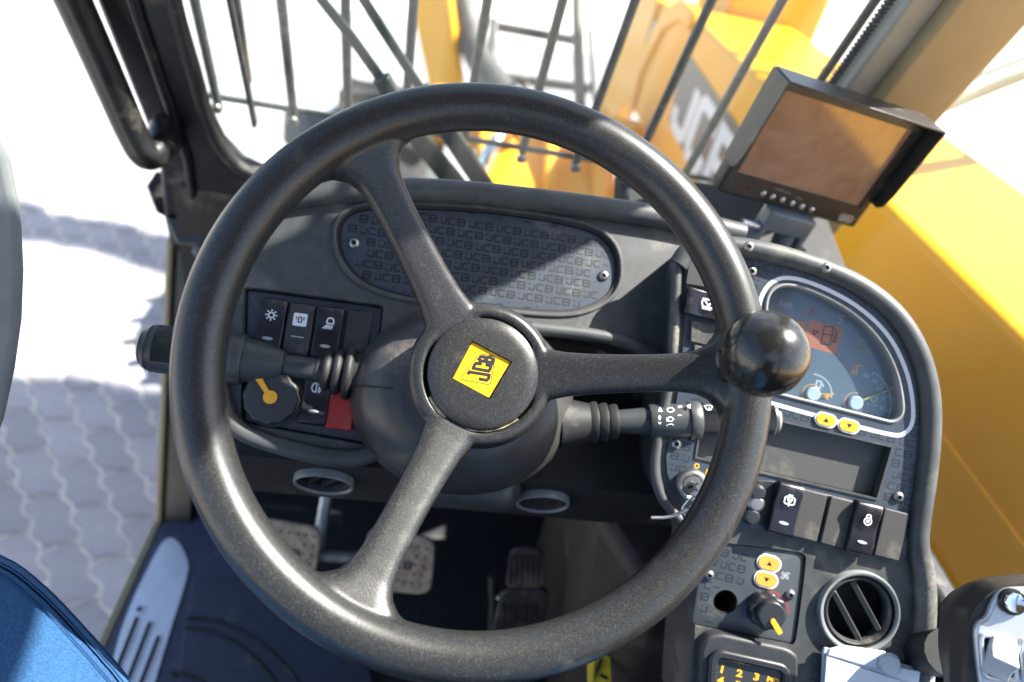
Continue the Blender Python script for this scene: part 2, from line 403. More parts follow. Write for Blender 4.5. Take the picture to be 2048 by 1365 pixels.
prism('pillar_seal', [(.413, .0), (.4465, .0), (.4465, VT), (.413, VT)], -.045, -.012, TANGREY, frame, M=WSM, bev=.004)
tv, tf = [], []
for k in range(220):                                             # toothed edge of the glazing rubber
    b = .16 + k * .0052; q = [(.404, b), (.4135, b), (.4135, b + .0026), (.404, b + .0026)]; v, f = prism_vf(q, -.04, -.034); tf += [tuple(a + len(tv) for a in t) for t in f]; tv += v
pyd('seal_teeth', tv, tf, RUBBER, frame, smooth=0, M=WSM)['kind'] = 'stuff'
# lower door post: leans forward from the sill to the belt line
A, B = Vector((-.418, .772, 0)), Vector((-.412, .962, .47))
def post(name, A, B, xs, ys, m):
    d = (B - A).normalized(); v = []
    for P in (A, B):
        for x, y in ((xs[0], ys[0]), (xs[1], ys[0]), (xs[1], ys[1]), (xs[0], ys[1])): v.append(P + Vector((x, y, 0)))
    return pyd(name, v, [(0, 1, 2, 3), (4, 5, 6, 7), (0, 1, 5, 4), (1, 2, 6, 5), (2, 3, 7, 6), (3, 0, 4, 7)], m, frame, bev=.004)
post('door_post', A, B, (-.018, .030), (0, .05), BLACKPAINT)
post('door_trim', A, B, (-.030, -.0185), (-.006, .03), TAN)
post('door_post', Vector((.49, .80, 0)), Vector((.49, .965, .45)), (-.02, .03), (0, .05), BLACKPAINT)
def box(name, a, b, m, parent, **k):
    v, f = prism_vf([(a[0], a[1]), (b[0], a[1]), (b[0], b[1]), (a[0], b[1])], a[2], b[2]); return pyd(name, v, f, m, parent, **k)
box('door_sill', (-.452, -.7, -.10), (-.438, .80, .004), TAN, frame, bev=.003)
box('sill_beam', (-.437, -.7, -.14), (-.36, .84, -.022), BLACKPAINT, frame, bev=.004)
ROOF = mat('roof_lining', (.05, .05, .052), .9, var=.1)
box('roof', (-.50, -.78, 1.66), (.54, .52, 1.74), ROOF, frame, bev=.02, seg=3)
for x in (-.47, .47): box('rear_post', (x - .03, -.74, -.1), (x + .03, -.66, 1.66), BLACKPAINT, frame, bev=.006)
box('rear_wall', (-.44, -.74, -.1), (.44, -.70, .72), BLACKPAINT, frame, bev=.006)
box('side_wall', (.485, -.66, -.1), (.515, .965, .57), BLACKPAINT, frame, bev=.008, seg=3)
box('bulkhead', (-.40, .90, -.1), (.484, .93, .60), DARK, frame)
# glazing
prism('windscreen', [(-.40, .12), (.443, .12), (.443, VT - .01), (-.40, VT - .01)], -.026, -.021, GLASS, frame, smooth=0, M=WSM)
sg = [(-.64, .585), (.80, .585), (.62, 1.05), (.405, 1.645), (-.64, 1.645)]
pyd('window_pane', [(.499, y, z) for y, z in sg] + [(.504, y, z) for y, z in sg], [(4, 3, 2, 1, 0), (5, 6, 7, 8, 9)] + [(i, (i + 1) % 5, 5 + (i + 1) % 5, 5 + i) for i in range(5)], SIDEGLASS, frame, smooth=0)

# ================================================================== guard in front of the windscreen
GUARDM = mat('guard_steel', (.055, .065, .060), .45, .3, var=.25, dust=(DUST, .2, 30))
guard = empty('windscreen_guard', Matrix.Identity(4), 'dark steel bar guard in front of the windscreen', 'window guard')
GU = Frame(WS.o - WS.n * .10, WS.u, WS.v)
GB = .262
tube('crossbar', [GU.w(-.385, GB), GU.w(.46, GB)], .0042, GUARDM, guard, seg=10)
tube('crossbar', [GU.w(-.385, 1.30), GU.w(.46, 1.30)], .006, GUARDM, guard, seg=10)
for i, x in enumerate((-.349, -.247, -.172, -.093, -.008, .078, .160, .246, .325, .428)):
    low = GB - (.012 if i % 2 == 0 else .0)
    tube('bar', [GU.w(x, low, .0085), GU.w(x, 1.31, .0085)], .0062, GUARDM, guard, seg=12)
    lathe('bolt_head', [(0, 0), (.0075, .0), (.0075, .004), (.005, .006), (0, .006)], DULLMETAL, guard, seg=12, M=Matrix.Translation(GU.w(x, GB - .006, .0145)) @ GU.mat().to_3x3().to_4x4())
for x in (-.385, .46):
    tube('bracket', [GU.w(x, .30, 0), GU.w(x, .30, .055)], .006, GUARDM, guard, seg=8); tube('bracket', [GU.w(x, 1.2, 0), GU.w(x, 1.2, .055)], .006, GUARDM, guard, seg=8)

# ================================================================== wiper
WM = mat('wiper_enamel', (.030, .045, .042), .3, .2, var=.2, coat=.3)
wip = empty('windscreen_wiper', Matrix.Identity(4), 'twin arm windscreen wiper resting on the outside of the glass', 'wiper')
def strip(name, pix, w0, w1, h, th, m):
    P = [Vector(WS.loc(x, y, h)) for x, y in pix]; n = len(P); L, Rr = [], []
    for i, p in enumerate(P):
        t = (P[min(i + 1, n - 1)] - P[max(0, i - 1)]).normalized(); q = Vector((-t.y, t.x)); w = (w0 + (w1 - w0) * i / (n - 1)) / 2; L.append(tuple(p + q * w)); Rr.append(tuple(p - q * w))
    return prism(name, L + Rr[::-1], h - th, h, m, wip, M=WSM, bev=.002)
strip('arm', [(560, -110), (640, 0), (700, 75), (775, 180)], .010, .014, -.052, .006, WM)
strip('arm', [(760, 160), (830, 275), (955, 430)], .022, .032, -.050, .012, WM)
strip('arm', [(655, -110), (725, 0), (850, 195)], .011, .013, -.064, .006, WM)
strip('arm', [(840, 180), (900, 275), (1000, 425)], .022, .030, -.062, .012, WM)
strip('blade', [(436, -120), (450, -30), (508, 257)], .006, .006, -.040, .012, RUBBER)
strip('blade_holder', [(455, -120), (467, -20), (497, 170)], .012, .006, -.054, .010, WM)
# ================================================================== telehandler boom beside the cab
boom = empty('telescopic_boom', Matrix.Identity(4), 'long yellow telescopic boom lying level beside the cab', 'boom')
def xz_prism(name, pts, x0, x1, m, parent, **k):
    """outline in (y, z), extruded along x"""
    n = len(pts); v = [(x0, y, z) for y, z in pts] + [(x1, y, z) for y, z in pts]
    f = [tuple(range(n)), tuple(range(2 * n - 1, n - 1, -1))] + [(i, (i + 1) % n, n + (i + 1) % n, n + i) for i in range(n)]
    return pyd(name, v, f, m, parent, **k)
BX = .75
xz_prism('outer_section', [(-2.2, .665), (2.62, .675), (2.80, .60), (2.95, .36), (2.90, .20), (-2.2, .16)], BX, BX + .42, YELLOW, boom, bev=.018, seg=4)
xz_prism('lap_plate', [(-2.2, .485), (.95, .485), (1.02, .43), (1.02, .22), (-2.2, .20)], BX - .006, BX - .0005, YELLOW, boom, bev=.004)
xz_prism('inner_section', [(2.6, .60), (3.25, .60), (3.25, .24), (2.6, .24)], BX + .05, BX + .37, YELLOW, boom, bev=.012)
xz_prism('boom_head', [(3.10, .60), (3.42, .62), (3.62, .50), (3.75, .10), (3.80, -.42), (3.62, -.62), (3.42, -.52), (3.34, -.05), (3.10, .20)], BX + .03, BX + .10, YELLOW, boom, bev=.01)
xz_prism('boom_head', [(3.10, .60), (3.42, .62), (3.62, .50), (3.75, .10), (3.80, -.42), (3.62, -.62), (3.42, -.52), (3.34, -.05), (3.10, .20)], BX + .32, BX + .39, YELLOW, boom, bev=.01)
xz_prism('end_collar', [(2.44, .69), (2.64, .695), (2.83, .615), (2.985, .36), (2.93, .185), (2.85, .18), (2.88, .36), (2.76, .56), (2.60, .63), (2.44, .63)], BX - .014, BX - .001, YELLOW, boom, bev=.004)
box('hose_guard', (BX + .16, 2.62, .62), (BX + .52, 3.0, .98), YELLOW, boom, bev=.02, seg=3)
xz_prism('cover_plate', [(3.0, .52), (3.18, .53), (3.20, .38), (3.02, .36)], BX + .035, BX + .049, TANGREY, boom, bev=.004)
DECAL = mat('decal_dark_grey', (.10, .10, .095), .4)
xz_prism('decal', [(1.62, .535), (2.42, .57), (2.42, .50), (2.37, .345), (1.62, .305)], BX - .003, BX - .0008, DECAL, boom, smooth=0)
def boom_letters():
    # letters run rearwards: x_text -> -y ; block shapes with rounded bends
    hgt, wid, V, F = .165, .24, [], []
    for i, pl in enumerate([[(0, .32), (0, .14), (.12, 0), (.50, 0), (.62, .12), (.62, 1)], [(1.52, .72), (1.52, .88), (1.40, 1), (1.0, 1), (.90, .88), (.90, .12), (1.0, 0), (1.40, 0), (1.52, .12), (1.52, .28)],
                            [(1.84, 0), (2.40, 0), (2.50, .1), (2.50, .40), (2.42, .5), (2.50, .6), (2.50, .9), (2.40, 1), (1.84, 1), (1.84, 0)], [(1.84, .5), (2.42, .5)]]):
        cl = pl[0] == pl[-1]; v, f = ribbon(pl[:-1] if cl else pl, .24, 0, cl)
        for a, b, c in v:
            yy = 2.33 - a * .245; V.append((BX - .0036 - i * 3e-5, yy, .345 + b * .165 + (2.33 - yy) * -.055 + .012))
        F += [tuple(q + len(V) - len(v) for q in t) for t in f]
    return pyd('letters', V, F, WHITEP, boom, smooth=0)
boom_letters()
# ================================================================== fork carriage at the boom head
STEELD = mat('carriage_steel', (.07, .07, .068), .5, .4, var=.3, dust=(DUST, .25, 8))
car = empty('fork_carriage', Matrix.Identity(4), 'fork carriage with yellow side plate and dark tubular backrest ahead of the boom', 'fork carriage')
def pts3(l, d): return [at(x, y, d) for x, y in l]
nrm = Vector((-.60, -.80, 0)); p0_ = at(870, 70, 3.6)
P = [hit(x, y, p0_, nrm) for x, y in ((812, -60), (890, -60), (905, 60), (925, 200), (862, 200), (838, 90))]; v = [p for p in P] + [p - nrm * .05 for p in P]; n = len(P)
pyd('side_plate', v, [tuple(range(n)), tuple(range(2 * n - 1, n - 1, -1))] + [(i, (i + 1) % n, n + (i + 1) % n, n + i) for i in range(n)], YELLOW, car, bev=.012)
tube('tilt_ram', chaikin([at(905, -60, 3.7), at(930, 40, 3.65), at(955, 120, 3.55), at(1010, 190, 3.5)], 2), .075, STEELD, car, seg=14)
for (a, b, r) in (((985, 52), (1165, 84), .03), ((1000, 155), (1180, 178), .03), ((988, 40), (985, 150), .03), ((1155, 60), (1160, 260), .03), ((1050, 160), (1060, 230), .035), ((1180, 60), (1190, 200), .02)):
    tube('backrest_tube', [at(*a, 4.1), at(*b, 4.05)], r, STEELD, car, seg=10)
for (a, b) in (((985, 200), (1030, 215)), ((1085, 190), (1110, 240))):
    tube('hinge_pin', [at(*a, 3.9), at(*b, 3.9)], .05, STEELD, car, seg=10)
tube('lift_ram', [at(1154, -60, 2.9), at(1157, 120, 2.75), at(1162, 260, 2.6)], .024, mat('ram_rod', (.13, .115, .095), .45, .5, var=.2), tag(empty('tilt_cylinder', Matrix.Identity(4)), 'slim brown grey rod standing behind the guard bars', 'rod'), seg=14)
# ================================================================== chassis nose, mudguard and wheel ahead of the cab
cha = empty('front_chassis', Matrix.Identity(4), 'yellow front chassis nose seen low through the windscreen', 'chassis')
xz_prism('nose_plate', [(2.10, .02), (2.52, .17), (2.62, .10), (2.62, -.30), (2.10, -.30)], .10, .62, YELLOW, cha, bev=.012)
xz_prism('gusset', [(2.16, .05), (2.50, .30), (2.56, .30), (2.56, .10), (2.16, .0)], .34, .38, YELLOW, cha, bev=.006)
xz_prism('gusset', [(2.16, .05), (2.50, .30), (2.56, .30), (2.56, .10), (2.16, .0)], .52, .56, YELLOW, cha, bev=.006)
box('cross_tube', (-.1, 2.52, .05), (.74, 2.68, .24), YELLOW, cha, bev=.03, seg=3)
box('deck_plate', (.15, 1.03, .435), (.395, 1.33, .457), mat('pale_deck', (.40, .43, .43), .6, var=.1, dust=(DUST, .1, 10)), cha, bev=.006)
box('step_box', (.40, 1.03, .40), (.50, 1.37, .475), mat('grey_box', (.12, .135, .13), .5, var=.1), cha, bev=.01)
lathe('bolt_head', [(0, 0), (.03, 0), (.03, .02), (.02, .028), (0, .028)], STEELD, cha, seg=16, M=Matrix.Translation((.60, 2.09, -.05)) @ Matrix.Rotation(R(90), 4, 'X'))
tube('hydraulic_hose', chaikin([(.08, 2.3, -.25), (.10, 2.22, .05), (.14, 2.25, .22), (.22, 2.42, .20), (.24, 2.5, .02)], 3), .026, CHROME, tag(empty('hydraulic_line', Matrix.Identity(4)), 'bright curved hydraulic pipe beside the yellow chassis nose', 'pipe'), seg=12)
mg = empty('front_mudguard', Matrix.Identity(4), 'grey curved mudguard over the front wheel beyond the wipers', 'mudguard')
MGM = mat('mudguard_plastic', (.10, .115, .12), .5, var=.1, dust=(DUST, .15, 6))
cy, cz, rr = 2.66, -.53, .56; v, f = [], []; N = 22
for i in range(N + 1):
    a = R(8 + 164 * i / N)
    for x, r in ((-.50, rr - .05), (-.50, rr), (-.48, rr + .02), (-.04, rr + .02), (-.02, rr), (-.02, rr - .05), (-.03, rr - .05), (-.03, rr), (-.045, rr + .008), (-.475, rr + .008), (-.49, rr), (-.49, rr - .05)):
        v.append((x, cy - r * math.cos(a), cz + r * math.sin(a)))
for i in range(N):
    for j in range(12): e = (j + 1) % 12; f.append((i * 12 + j, i * 12 + e, i * 12 + 12 + e, i * 12 + 12 + j))
f += [tuple(range(12)), tuple(range(N * 12, N * 12 + 12))]
pyd('shell', v, f, MGM, mg)
tube('stay', [(-.03, 2.64, .03), (.12, 2.62, .05)], .02, STEELD, mg)
wh = empty('road_wheel', Matrix.Translation((-.26, cy, -.40)) @ Matrix.Rotation(R(90), 4, 'Y')); wh.parent = cha
lathe('tyre', [(.28, -.16), (.42, -.19), (.50, -.185), (.535, -.15), (.545, 0), (.535, .15), (.50, .185), (.42, .19), (.28, .16)], RUBBER, wh, seg=48)
lathe('rim', [(0, -.05), (.10, -.05), (.22, -.10), (.279, -.15), (.279, .15), (.22, .05), (0, .05)], mat('cream_rim', (.6, .56, .45), .5), wh, seg=40)
V, F = [], []
for i in range(22):
    for s in (-1, 1):
        v, f = prism_vf([(.0, -.018), (.17, .045), (.17, .085), (0, .022)], .535, .575); Mx = Matrix.Rotation(2 * math.pi * (i + (.5 if s > 0 else 0)) / 22, 4, 'Z')
        for (a, b, c) in v: V.append(tuple(Mx @ Vector((c, b, a * s))))
        F += [tuple(q + len(V) - 8 for q in t) for t in f]
pyd('tread_lugs', V, F, RUBBER, wh, smooth=0)['kind'] = 'stuff'
# engine pod on the far side, and a mirror arm seen past the right pillar
eng = empty('engine_cover', Matrix.Identity(4), 'yellow engine cover on the far side of the boom', 'engine cover')
xz_prism('cover', [(-1.8, .45), (.9, .45), (1.25, .30), (1.25, -.35), (-1.8, -.35)], 1.30, 1.85, YELLOW, eng, bev=.05, seg=4)
mir = empty('mirror_arm', Matrix.Identity(4), 'olive grey mirror bar crossing behind the tan pillar', 'mirror arm')
tube('bar', [WS.w(.50, .42, -.07), at(1880, 205, 1.2), at(1960, 172, 1.23), at(2110, 112, 1.25), at(2500, -45, 1.42)], .022, mat('olive_bar', (.15, .16, .11), .5, var=.1), mir, seg=12)
mh_ = at(2500, -45, 1.42)
box('mirror_head', mh_ - Vector((.02, .09, .14)), mh_ + Vector((.03, .09, .14)), PLASTIC, mir, bev=.02, seg=3)
lamp = empty('front_lamp', Matrix.Translation(at(640, 262, 1.9)), 'dark teal lamp housing beyond the guard bars, above the mudguard', 'lamp')
prism('housing', rrect(.18, .10, .02), -.05, .05, mat('teal_black', (.035, .05, .052), .35, coat=.3), lamp, M=Matrix.Rotation(R(70), 4, 'X'), bev=.01)
prism('lens', rrect(.15, .07, .015), -.058, -.0505, GREYP, lamp, M=Matrix.Rotation(R(70), 4, 'X'), bev=.003)
# ================================================================== unseen tree added beside the machine, its crown laid out to shade the paving
tree = empty('added_shade_tree', Matrix.Translation((5.6, 2.4, GZ)), 'unseen leafy tree added right of the machine to shade the paving', 'tree')
LEAF = mat('green_leaf', (.055, .085, .022), .55, var=.3, vs=3); BARK = mat('tree_bark', (.10, .075, .055), .9, grain=('n', 60, .8), var=.2, vs=12)
H = 6.0
def over(x, y, h): return Vector((x + SUN.x / SUN.z * h - 5.6, y + SUN.y / SUN.z * h - 2.4, h))
clumps = [(over(-1.12, 1.35, 5.6), (.56, .62, .3)), (over(-1.75, 1.45, 6.0), (.62, .52, .3)), (over(-2.4, 1.5, 5.8), (.6, .45, .3)), (over(-1.25, 1.85, 5.9), (.5, .22, .22)),
          (over(-1.75, 3.12, 6.1), (.42, .13, .15)), (over(-2.35, 3.2, 6.2), (.4, .16, .15)), (over(-1.30, 3.02, 6.0), (.22, .10, .12))]
trunk = chaikin([Vector((0, 0, 0)), Vector((-.05, .05, 1.5)), Vector((.08, .02, 3.0)), Vector((-.2, -.1, 4.4)), Vector((-.6, -.1, 5.2))], 3)
tube('trunk', trunk, lambda t: .17 - .10 * t, BARK, tree, seg=14)
for c, r in clumps:
    a = Vector((-.1, 0, 3.9)); b = Vector(c); m_ = (a + b) / 2 + Vector((0, 0, .35)); tube('limb', chaikin([a, m_, b], 2), lambda t: .05 - .035 * t, BARK, tree, seg=7)
V, F = [], []; rnd = random.Random(3)
for c, r in clumps:
    for _ in range(int(2600 * r[0] * r[1] / .3)):
        while True:
            p = Vector((rnd.uniform(-1, 1), rnd.uniform(-1, 1), rnd.uniform(-1, 1)))
            if p.length < 1: break
        p = Vector((p.x * r[0], p.y * r[1], p.z * r[2])) + c; d = Vector((rnd.uniform(-1, 1), rnd.uniform(-1, 1), rnd.uniform(-.4, .4))).normalized(); q = d.cross(Vector((rnd.uniform(-.6, .6), rnd.uniform(-.6, .6), 1))).normalized(); s = rnd.uniform(.05, .085); b = len(V)
        V += [p - d * s, p + q * s * .5, p + d * s, p - q * s * .5]; F.append((b, b + 1, b + 2, b + 3))
me = bpy.data.meshes.new('crown'); me.from_pydata([tuple(v) for v in V], [], F); o = link('crown', me, LEAF, tree, smooth=0)
# ================================================================== steering wheel
AL = R(44.6)
WF = Frame((.009, .347, .792), (1, 0, 0), (0, math.cos(AL), math.sin(AL)))
sw = empty('steering_wheel', WF.mat(), 'black grained three spoke steering wheel with spinner knob', 'steering wheel')
RM, RT = .1828, .0162
SPK = (126.2, 6.3, -113.5)
def wheel_body():
    bm = bmesh.new(); me = bpy.data.meshes.new('wheel_body')
    V, F = [], []
    def add(v, f):
        b = len(V); V.extend([tuple(x) for x in v]); F.extend([tuple(a + b for a in t) for t in f])
    add(*tube_vf([(RM * math.cos(2 * math.pi * i / 160), RM * math.sin(2 * math.pi * i / 160), 0) for i in range(160)], RT, 28, True))
    st = [(.030, .0215, .0105, -.052), (.050, .0190, .0105, -.047), (.062, .0165, .0100, -.0430), (.078, .0150, .0094, -.0375), (.100, .0140, .0090, -.0298), (.122, .0136, .0088, -.0218), (.138, .0140, .0090, -.0160), (.150, .0158, .0096, -.0118), (.159, .0200, .0104, -.0085), (.166, .0285, .0112, -.006), (.172, .043, .011, -.004), (.179, .058, .006, -.002)]
    for ang in SPK:
        ca, sa = math.cos(R(ang)), math.sin(R(ang)); v, f = [], []; K = 28
        for (r, hw, th, hc) in st:
            for k in range(K):
                a = 2 * math.pi * k / K; c, s = math.cos(a), math.sin(a); e = .55
                x = math.copysign(abs(c) ** e, c) * hw; z = math.copysign(abs(s) ** e, s) * th + hc
                rr = r
                if r > .155: rr = math.sqrt(max(1e-6, r * r - (x * .80) ** 2)) if r < .172 else math.sqrt(max(1e-6, r * r - x * x))
                v.append((rr * ca - x * sa, rr * sa + x * ca, z))
        for i in range(len(st) - 1):
            for k in range(K): e = (k + 1) % K; f.append((i * K + k, i * K + e, i * K + K + e, i * K + K + k))
        f += [tuple(range(K)), tuple(range((len(st) - 1) * K, len(st) * K))]
        add(v, f)
    pr = [(.0, -.088), (.046, -.088), (.052, -.075), (.0545, -.058), (.0535, -.046), (.0500, -.040), (.0455, -.0385), (.0420, -.0400), (.0412, -.052), (0, -.052)]; sg = 72; v, f = [], []
    for i in range(sg):
        a = 2 * math.pi * i / sg
        for r, z in pr: v.append((max(r, 1e-4) * math.cos(a), max(r, 1e-4) * math.sin(a), z))
    n = len(pr)
    for i in range(sg):
        j = (i + 1) % sg
        for q in range(n - 1): f.append((i * n + q, j * n + q, j * n + q + 1, i * n + q + 1))
    f += [tuple(i * n for i in range(sg)), tuple(i * n + n - 1 for i in range(sg))]
    add(v, f)
    me.from_pydata(V, [], F); bm.from_mesh(me); bmesh.ops.recalc_face_normals(bm, faces=bm.faces); bm.to_mesh(me); bm.free()
    o = bpy.data.objects.new('tmp', me); COL.objects.link(o)
    r = o.modifiers.new('r', 'REMESH'); r.mode = 'VOXEL'; r.voxel_size = .00135
    s = o.modifiers.new('s', 'SMOOTH'); s.factor = .5; s.iterations = 9
    bpy.context.view_layer.update(); out = bpy.data.meshes.new_from_object(o.evaluated_get(bpy.context.evaluated_depsgraph_get()))
    bpy.data.objects.remove(o); bpy.data.meshes.remove(me); return out
full = wheel_body()
# split the moulding into rim, spokes and hub, keeping the moulding's own normals so that no seam shows
VN = [tuple(v.normal) for v in full.vertices]; VC = [tuple(v.co) for v in full.vertices]
reg = {'rim': [], 'spoke0': [], 'spoke1': [], 'spoke2': [], 'hub': []}
for p in full.polygons:
    c = p.center; r = math.hypot(c.x, c.y)
    if r > .1635: reg['rim'].append(tuple(p.vertices))
    elif r < .0565: reg['hub'].append(tuple(p.vertices))
    else:
        a = math.degrees(math.atan2(c.y, c.x)); k = min(range(3), key=lambda i: abs((a - SPK[i] + 180) % 360 - 180)); reg['spoke%d' % k].append(tuple(p.vertices))
for nm, faces in reg.items():
    used = sorted({i for t in faces for i in t}); ix = {u: k for k, u in enumerate(used)}
    me = bpy.data.meshes.new(nm.rstrip('012')); me.from_pydata([VC[u] for u in used], [], [tuple(ix[i] for i in t) for t in faces]); me.update()
    o = link(nm.rstrip('012'), me, LEATHER, sw, smooth=180); me.normals_split_custom_set_from_vertices([VN[u] for u in used])
bpy.data.meshes.remove(full)
GLUE = mat('old_glue', (.30, .26, .17), .25, var=.3, vs=200)
CAPM = LEATHER
cap = lathe('hub_cap', [(.0401, -.055), (.0405, -.040), (.0398, -.0372), (.037, -.0354), (.030, -.0346), (.0, -.0342)], CAPM, sw, seg=72)
HB = -.0342
bsq = WF.locs([(945, 683), (1023, 724), (980, 797), (905, 757)], HB)
bc = (sum(p[0] for p in bsq) / 4, sum(p[1] for p in bsq) / 4)
cut(cap, [(inner(bsq, -.0004), HB - .0028, HB + .01)])
bd = prism('badge', bsq, HB - .006, HB - .0022, BADGE, sw, bev=.0005); BZ = HB - .0021
c3 = lambda l: [WF.loc(870 + x / 6.825, 640 + y / 6.825, HB - .002) for x, y in l]
tz = c3([(352, 795), (365, 815), (730, 885), (760, 865), (822, 520), (800, 495), (630, 465), (600, 475)])
strokes('badge_outline', [tz + [tz[0]]], .00055, BZ, PRINT, bd)
BL = [[(598, 805), (705, 826), (733, 800), (740, 755), (468, 712)], [(448, 745), (470, 712), (482, 690)], [(640, 604), (560, 594), (535, 625), (524, 660), (560, 668), (735, 700), (755, 670), (766, 628), (690, 612)],
      [(596, 552), (788, 586), (790, 535), (770, 518), (715, 514), (697, 560)], [(690, 562), (693, 520), (672, 505), (628, 502), (604, 530), (596, 552)]]
strokes('badge_letters', [c3(l) for l in BL], .0023, BZ + 2e-5, PRINT, bd)
tube('glue_bead', chaikin([(.0413 * math.cos(R(a)), .0413 * math.sin(R(a)), -.0398) for a in range(-150, -40, 8)], 1), lambda t: .0006 + .0014 * max(0, 1 - abs(t - .12) * 5) + .0003 * math.sin(t * 40), GLUE, sw, seg=8)
# spinner knob
kp = WF.loc(1527, 708, .047)
kb = empty('spinner_knob', WF.mat() @ Matrix.Translation((kp[0], kp[1], 0)), 'glossy black ball spinner knob on the steering wheel rim', 'knob')
prof = [(.0278 * math.sin(R(a)), .047 + .0278 * math.cos(R(a))) for a in range(0, 161, 5)]; prof[0] = (0, prof[0][1])
lathe('knob_ball', prof, KNOB, kb, seg=64, smooth=60)
lathe('knob_stem', [(0, .005), (.0125, .005), (.0115, .014), (.0098, .0225), (0, .0225)], DULLMETAL, kb, seg=28)
prism('knob_clamp', rrect(.034, .030, .006), -.002, .0165, BLACKPAINT, kb, bev=.003, seg=3, M=Matrix.Translation((.006, 0, .004)) @ Matrix.Rotation(R(6), 4, 'Z'))

# ================================================================== column shroud and stalks
colm = empty('steering_column', WF.mat(), 'dark grey moulded steering column shroud behind the wheel hub', 'steering column')
SHROUD = mat('column_plastic', (.045, .043, .043), .34, grain=('n', 1500, .08), var=.12, dust=(DUST, .18, 11))
sh = lathe('shroud', [(.0, -.088), (.052, -.088), (.058, -.090), (.067, -.094), (.078, -.101), (.088, -.112), (.0945, -.128), (.097, -.150), (.092, -.180), (.080, -.225), (.070, -.30), (0, -.30)], SHROUD, colm, seg=72, sy=.84, M=Matrix.Translation((-.004, -.015, 0)))
lathe('collar', [(.0, -.0885), (.047, -.0885), (.049, -.080), (.047, -.070), (0, -.070)], RUBBER, colm, seg=48)
sv, sf = [], []
tube('seam', [(-.004 - r * 1.002, -.015, z) for r, z in ((.060, -.0905), (.067, -.0938), (.078, -.1008), (.088, -.1118), (.0945, -.128))], .0008, PRINT, colm, seg=6)
box('lower_cover', (-.035, -.112, -.24), (.062, -.04, -.165), SHROUD, colm, bev=.02, seg=4)
def stalk(label, a, b, L, side):
    """a = root inside the shroud, b = outer end, both world points; parts strung along local Z"""
    M = orient(a, b); t = empty('column_stalk', M, label, 'stalk lever'); return t
STK = mat('stalk_plastic', (.042, .046, .050), .42, grain=('n', 2000, .15), var=.15, dust=(DUST, .14, 22))
def grip(name, r, z0, z1, n, m, parent, flats=()):
    pts = []
    for i in range(n):
        a = 2 * math.pi * i / n
        fl = any(abs((math.degrees(a) - c + 180) % 360 - 180) < hw for c, hw in flats)
        pts += [((r - (.0011 if not fl else -.0002)) * math.cos(a), (r - (.0011 if not fl else -.0002)) * math.sin(a)), ((r + (.0 if not fl else .0002)) * math.cos(a + math.pi / n), (r + (.0 if not fl else .0002)) * math.sin(a + math.pi / n))]
    return prism(name, pts, z0, z1, m, parent, smooth=20)
# left stalk
a, b = at(735, 753, .572), at(281, 693, .540); Lz = (b - a).length
ls = stalk('ribbed stalk lever with round end button left of the steering wheel', a, b, Lz, -1)
k = lambda x: (Vector(at(x, 753 - (735 - x) * .1322, .572 - (735 - x) / 454 * .032)) - a).length
for i, (x, r) in enumerate(((697, .0222), (675, .0192), (654, .0168))):
    z = k(x); lathe('boot', [(.009, z - .0045), (r * .86, z - .0040), (r, z - .0012), (r, z + .0012), (r * .84, z + .0038), (.009, z + .0045)], RUBBER, ls, seg=40, smooth=60)
lathe('boot_core', [(0, k(735)), (.020, k(735)), (.0125, k(660)), (.0120, k(645)), (.0105, k(640)), (0, k(640))], RUBBER, ls, seg=32)
lathe('boot_clip', [(0, k(641)), (.0108, k(641)), (.0112, k(637)), (.0108, k(633)), (0, k(633))], PLASTIC, ls, seg=28)
lathe('rod', [(0, k(640)), (.0098, k(640)), (.0094, k(600)), (.0094, k(565)), (0, k(565))], STK, ls, seg=32)
lathe('cone', [(0, k(570)), (.0090, k(571)), (.0118, k(567)), (.0142, k(550)), (.0162, k(525)), (.0175, k(500)), (.0180, k(488)), (0, k(487))], STK, ls, seg=44)
lathe('collar', [(0, k(490)), (.0198, k(490)), (.0206, k(486)), (.0208, k(470)), (.0205, k(461)), (.0190, k(459)), (0, k(459))], STK, ls, seg=44)
grip('ribbed_grip', .0192, k(460), k(316), 96, STK, ls, flats=((0, 11), (180, 11)))
lathe('end_ring', [(0, k(317)), (.0191, k(317)), (.0191, k(309)), (.0172, k(308)), (.0172, k(303)), (.0180, k(301)), (.0165, k(293)), (0, k(293))], STK, ls, seg=44)
lathe('end_button', [(0, k(294)), (.0148, k(294)), (.0140, k(286)), (.0105, k(281)), (0, k(279.5))], STK, ls, seg=40)
# right stalk
a, b = at(1120, 846, .585), at(1557, 838, .590)
rs = stalk('ribbed wiper and lamp stalk lever printed with white symbols right of the column', a, b, 0, 1)
k2 = lambda x: (Vector(at(x, 846 - (x - 1120) * .0183, .585 + (x - 1120) / 437 * .005)) - a).length
for i, (x, r) in enumerate(((1186, .0178), (1206, .0166), (1226, .0154))):
    z = k2(x); lathe('boot', [(.008, z - .0045), (r * .9, z - .0040), (r, z + .0005), (r * .98, z + .0030), (.008, z + .0042)], RUBBER, rs, seg=40, smooth=60)
lathe('boot_core', [(0, k2(1120)), (.022, k2(1120)), (.0145, k2(1195)), (.012, k2(1235)), (0, k2(1235))], RUBBER, rs, seg=32)
lathe('rod', [(0, k2(1230)), (.0098, k2(1230)), (.0110, k2(1270)), (.0122, k2(1297)), (0, k2(1297))], STK, rs, seg=32)
lathe('barrel', [(0, k2(1296)), (.0150, k2(1296)), (.0160, k2(1303)), (.0162, k2(1376)), (0, k2(1376))], STK, rs, seg=44)
lathe('collar', [(0, k2(1374)), (.0180, k2(1374)), (.0186, k2(1379)), (.0180, k2(1392)), (.0166, k2(1397)), (0, k2(1397))], STK, rs, seg=44)
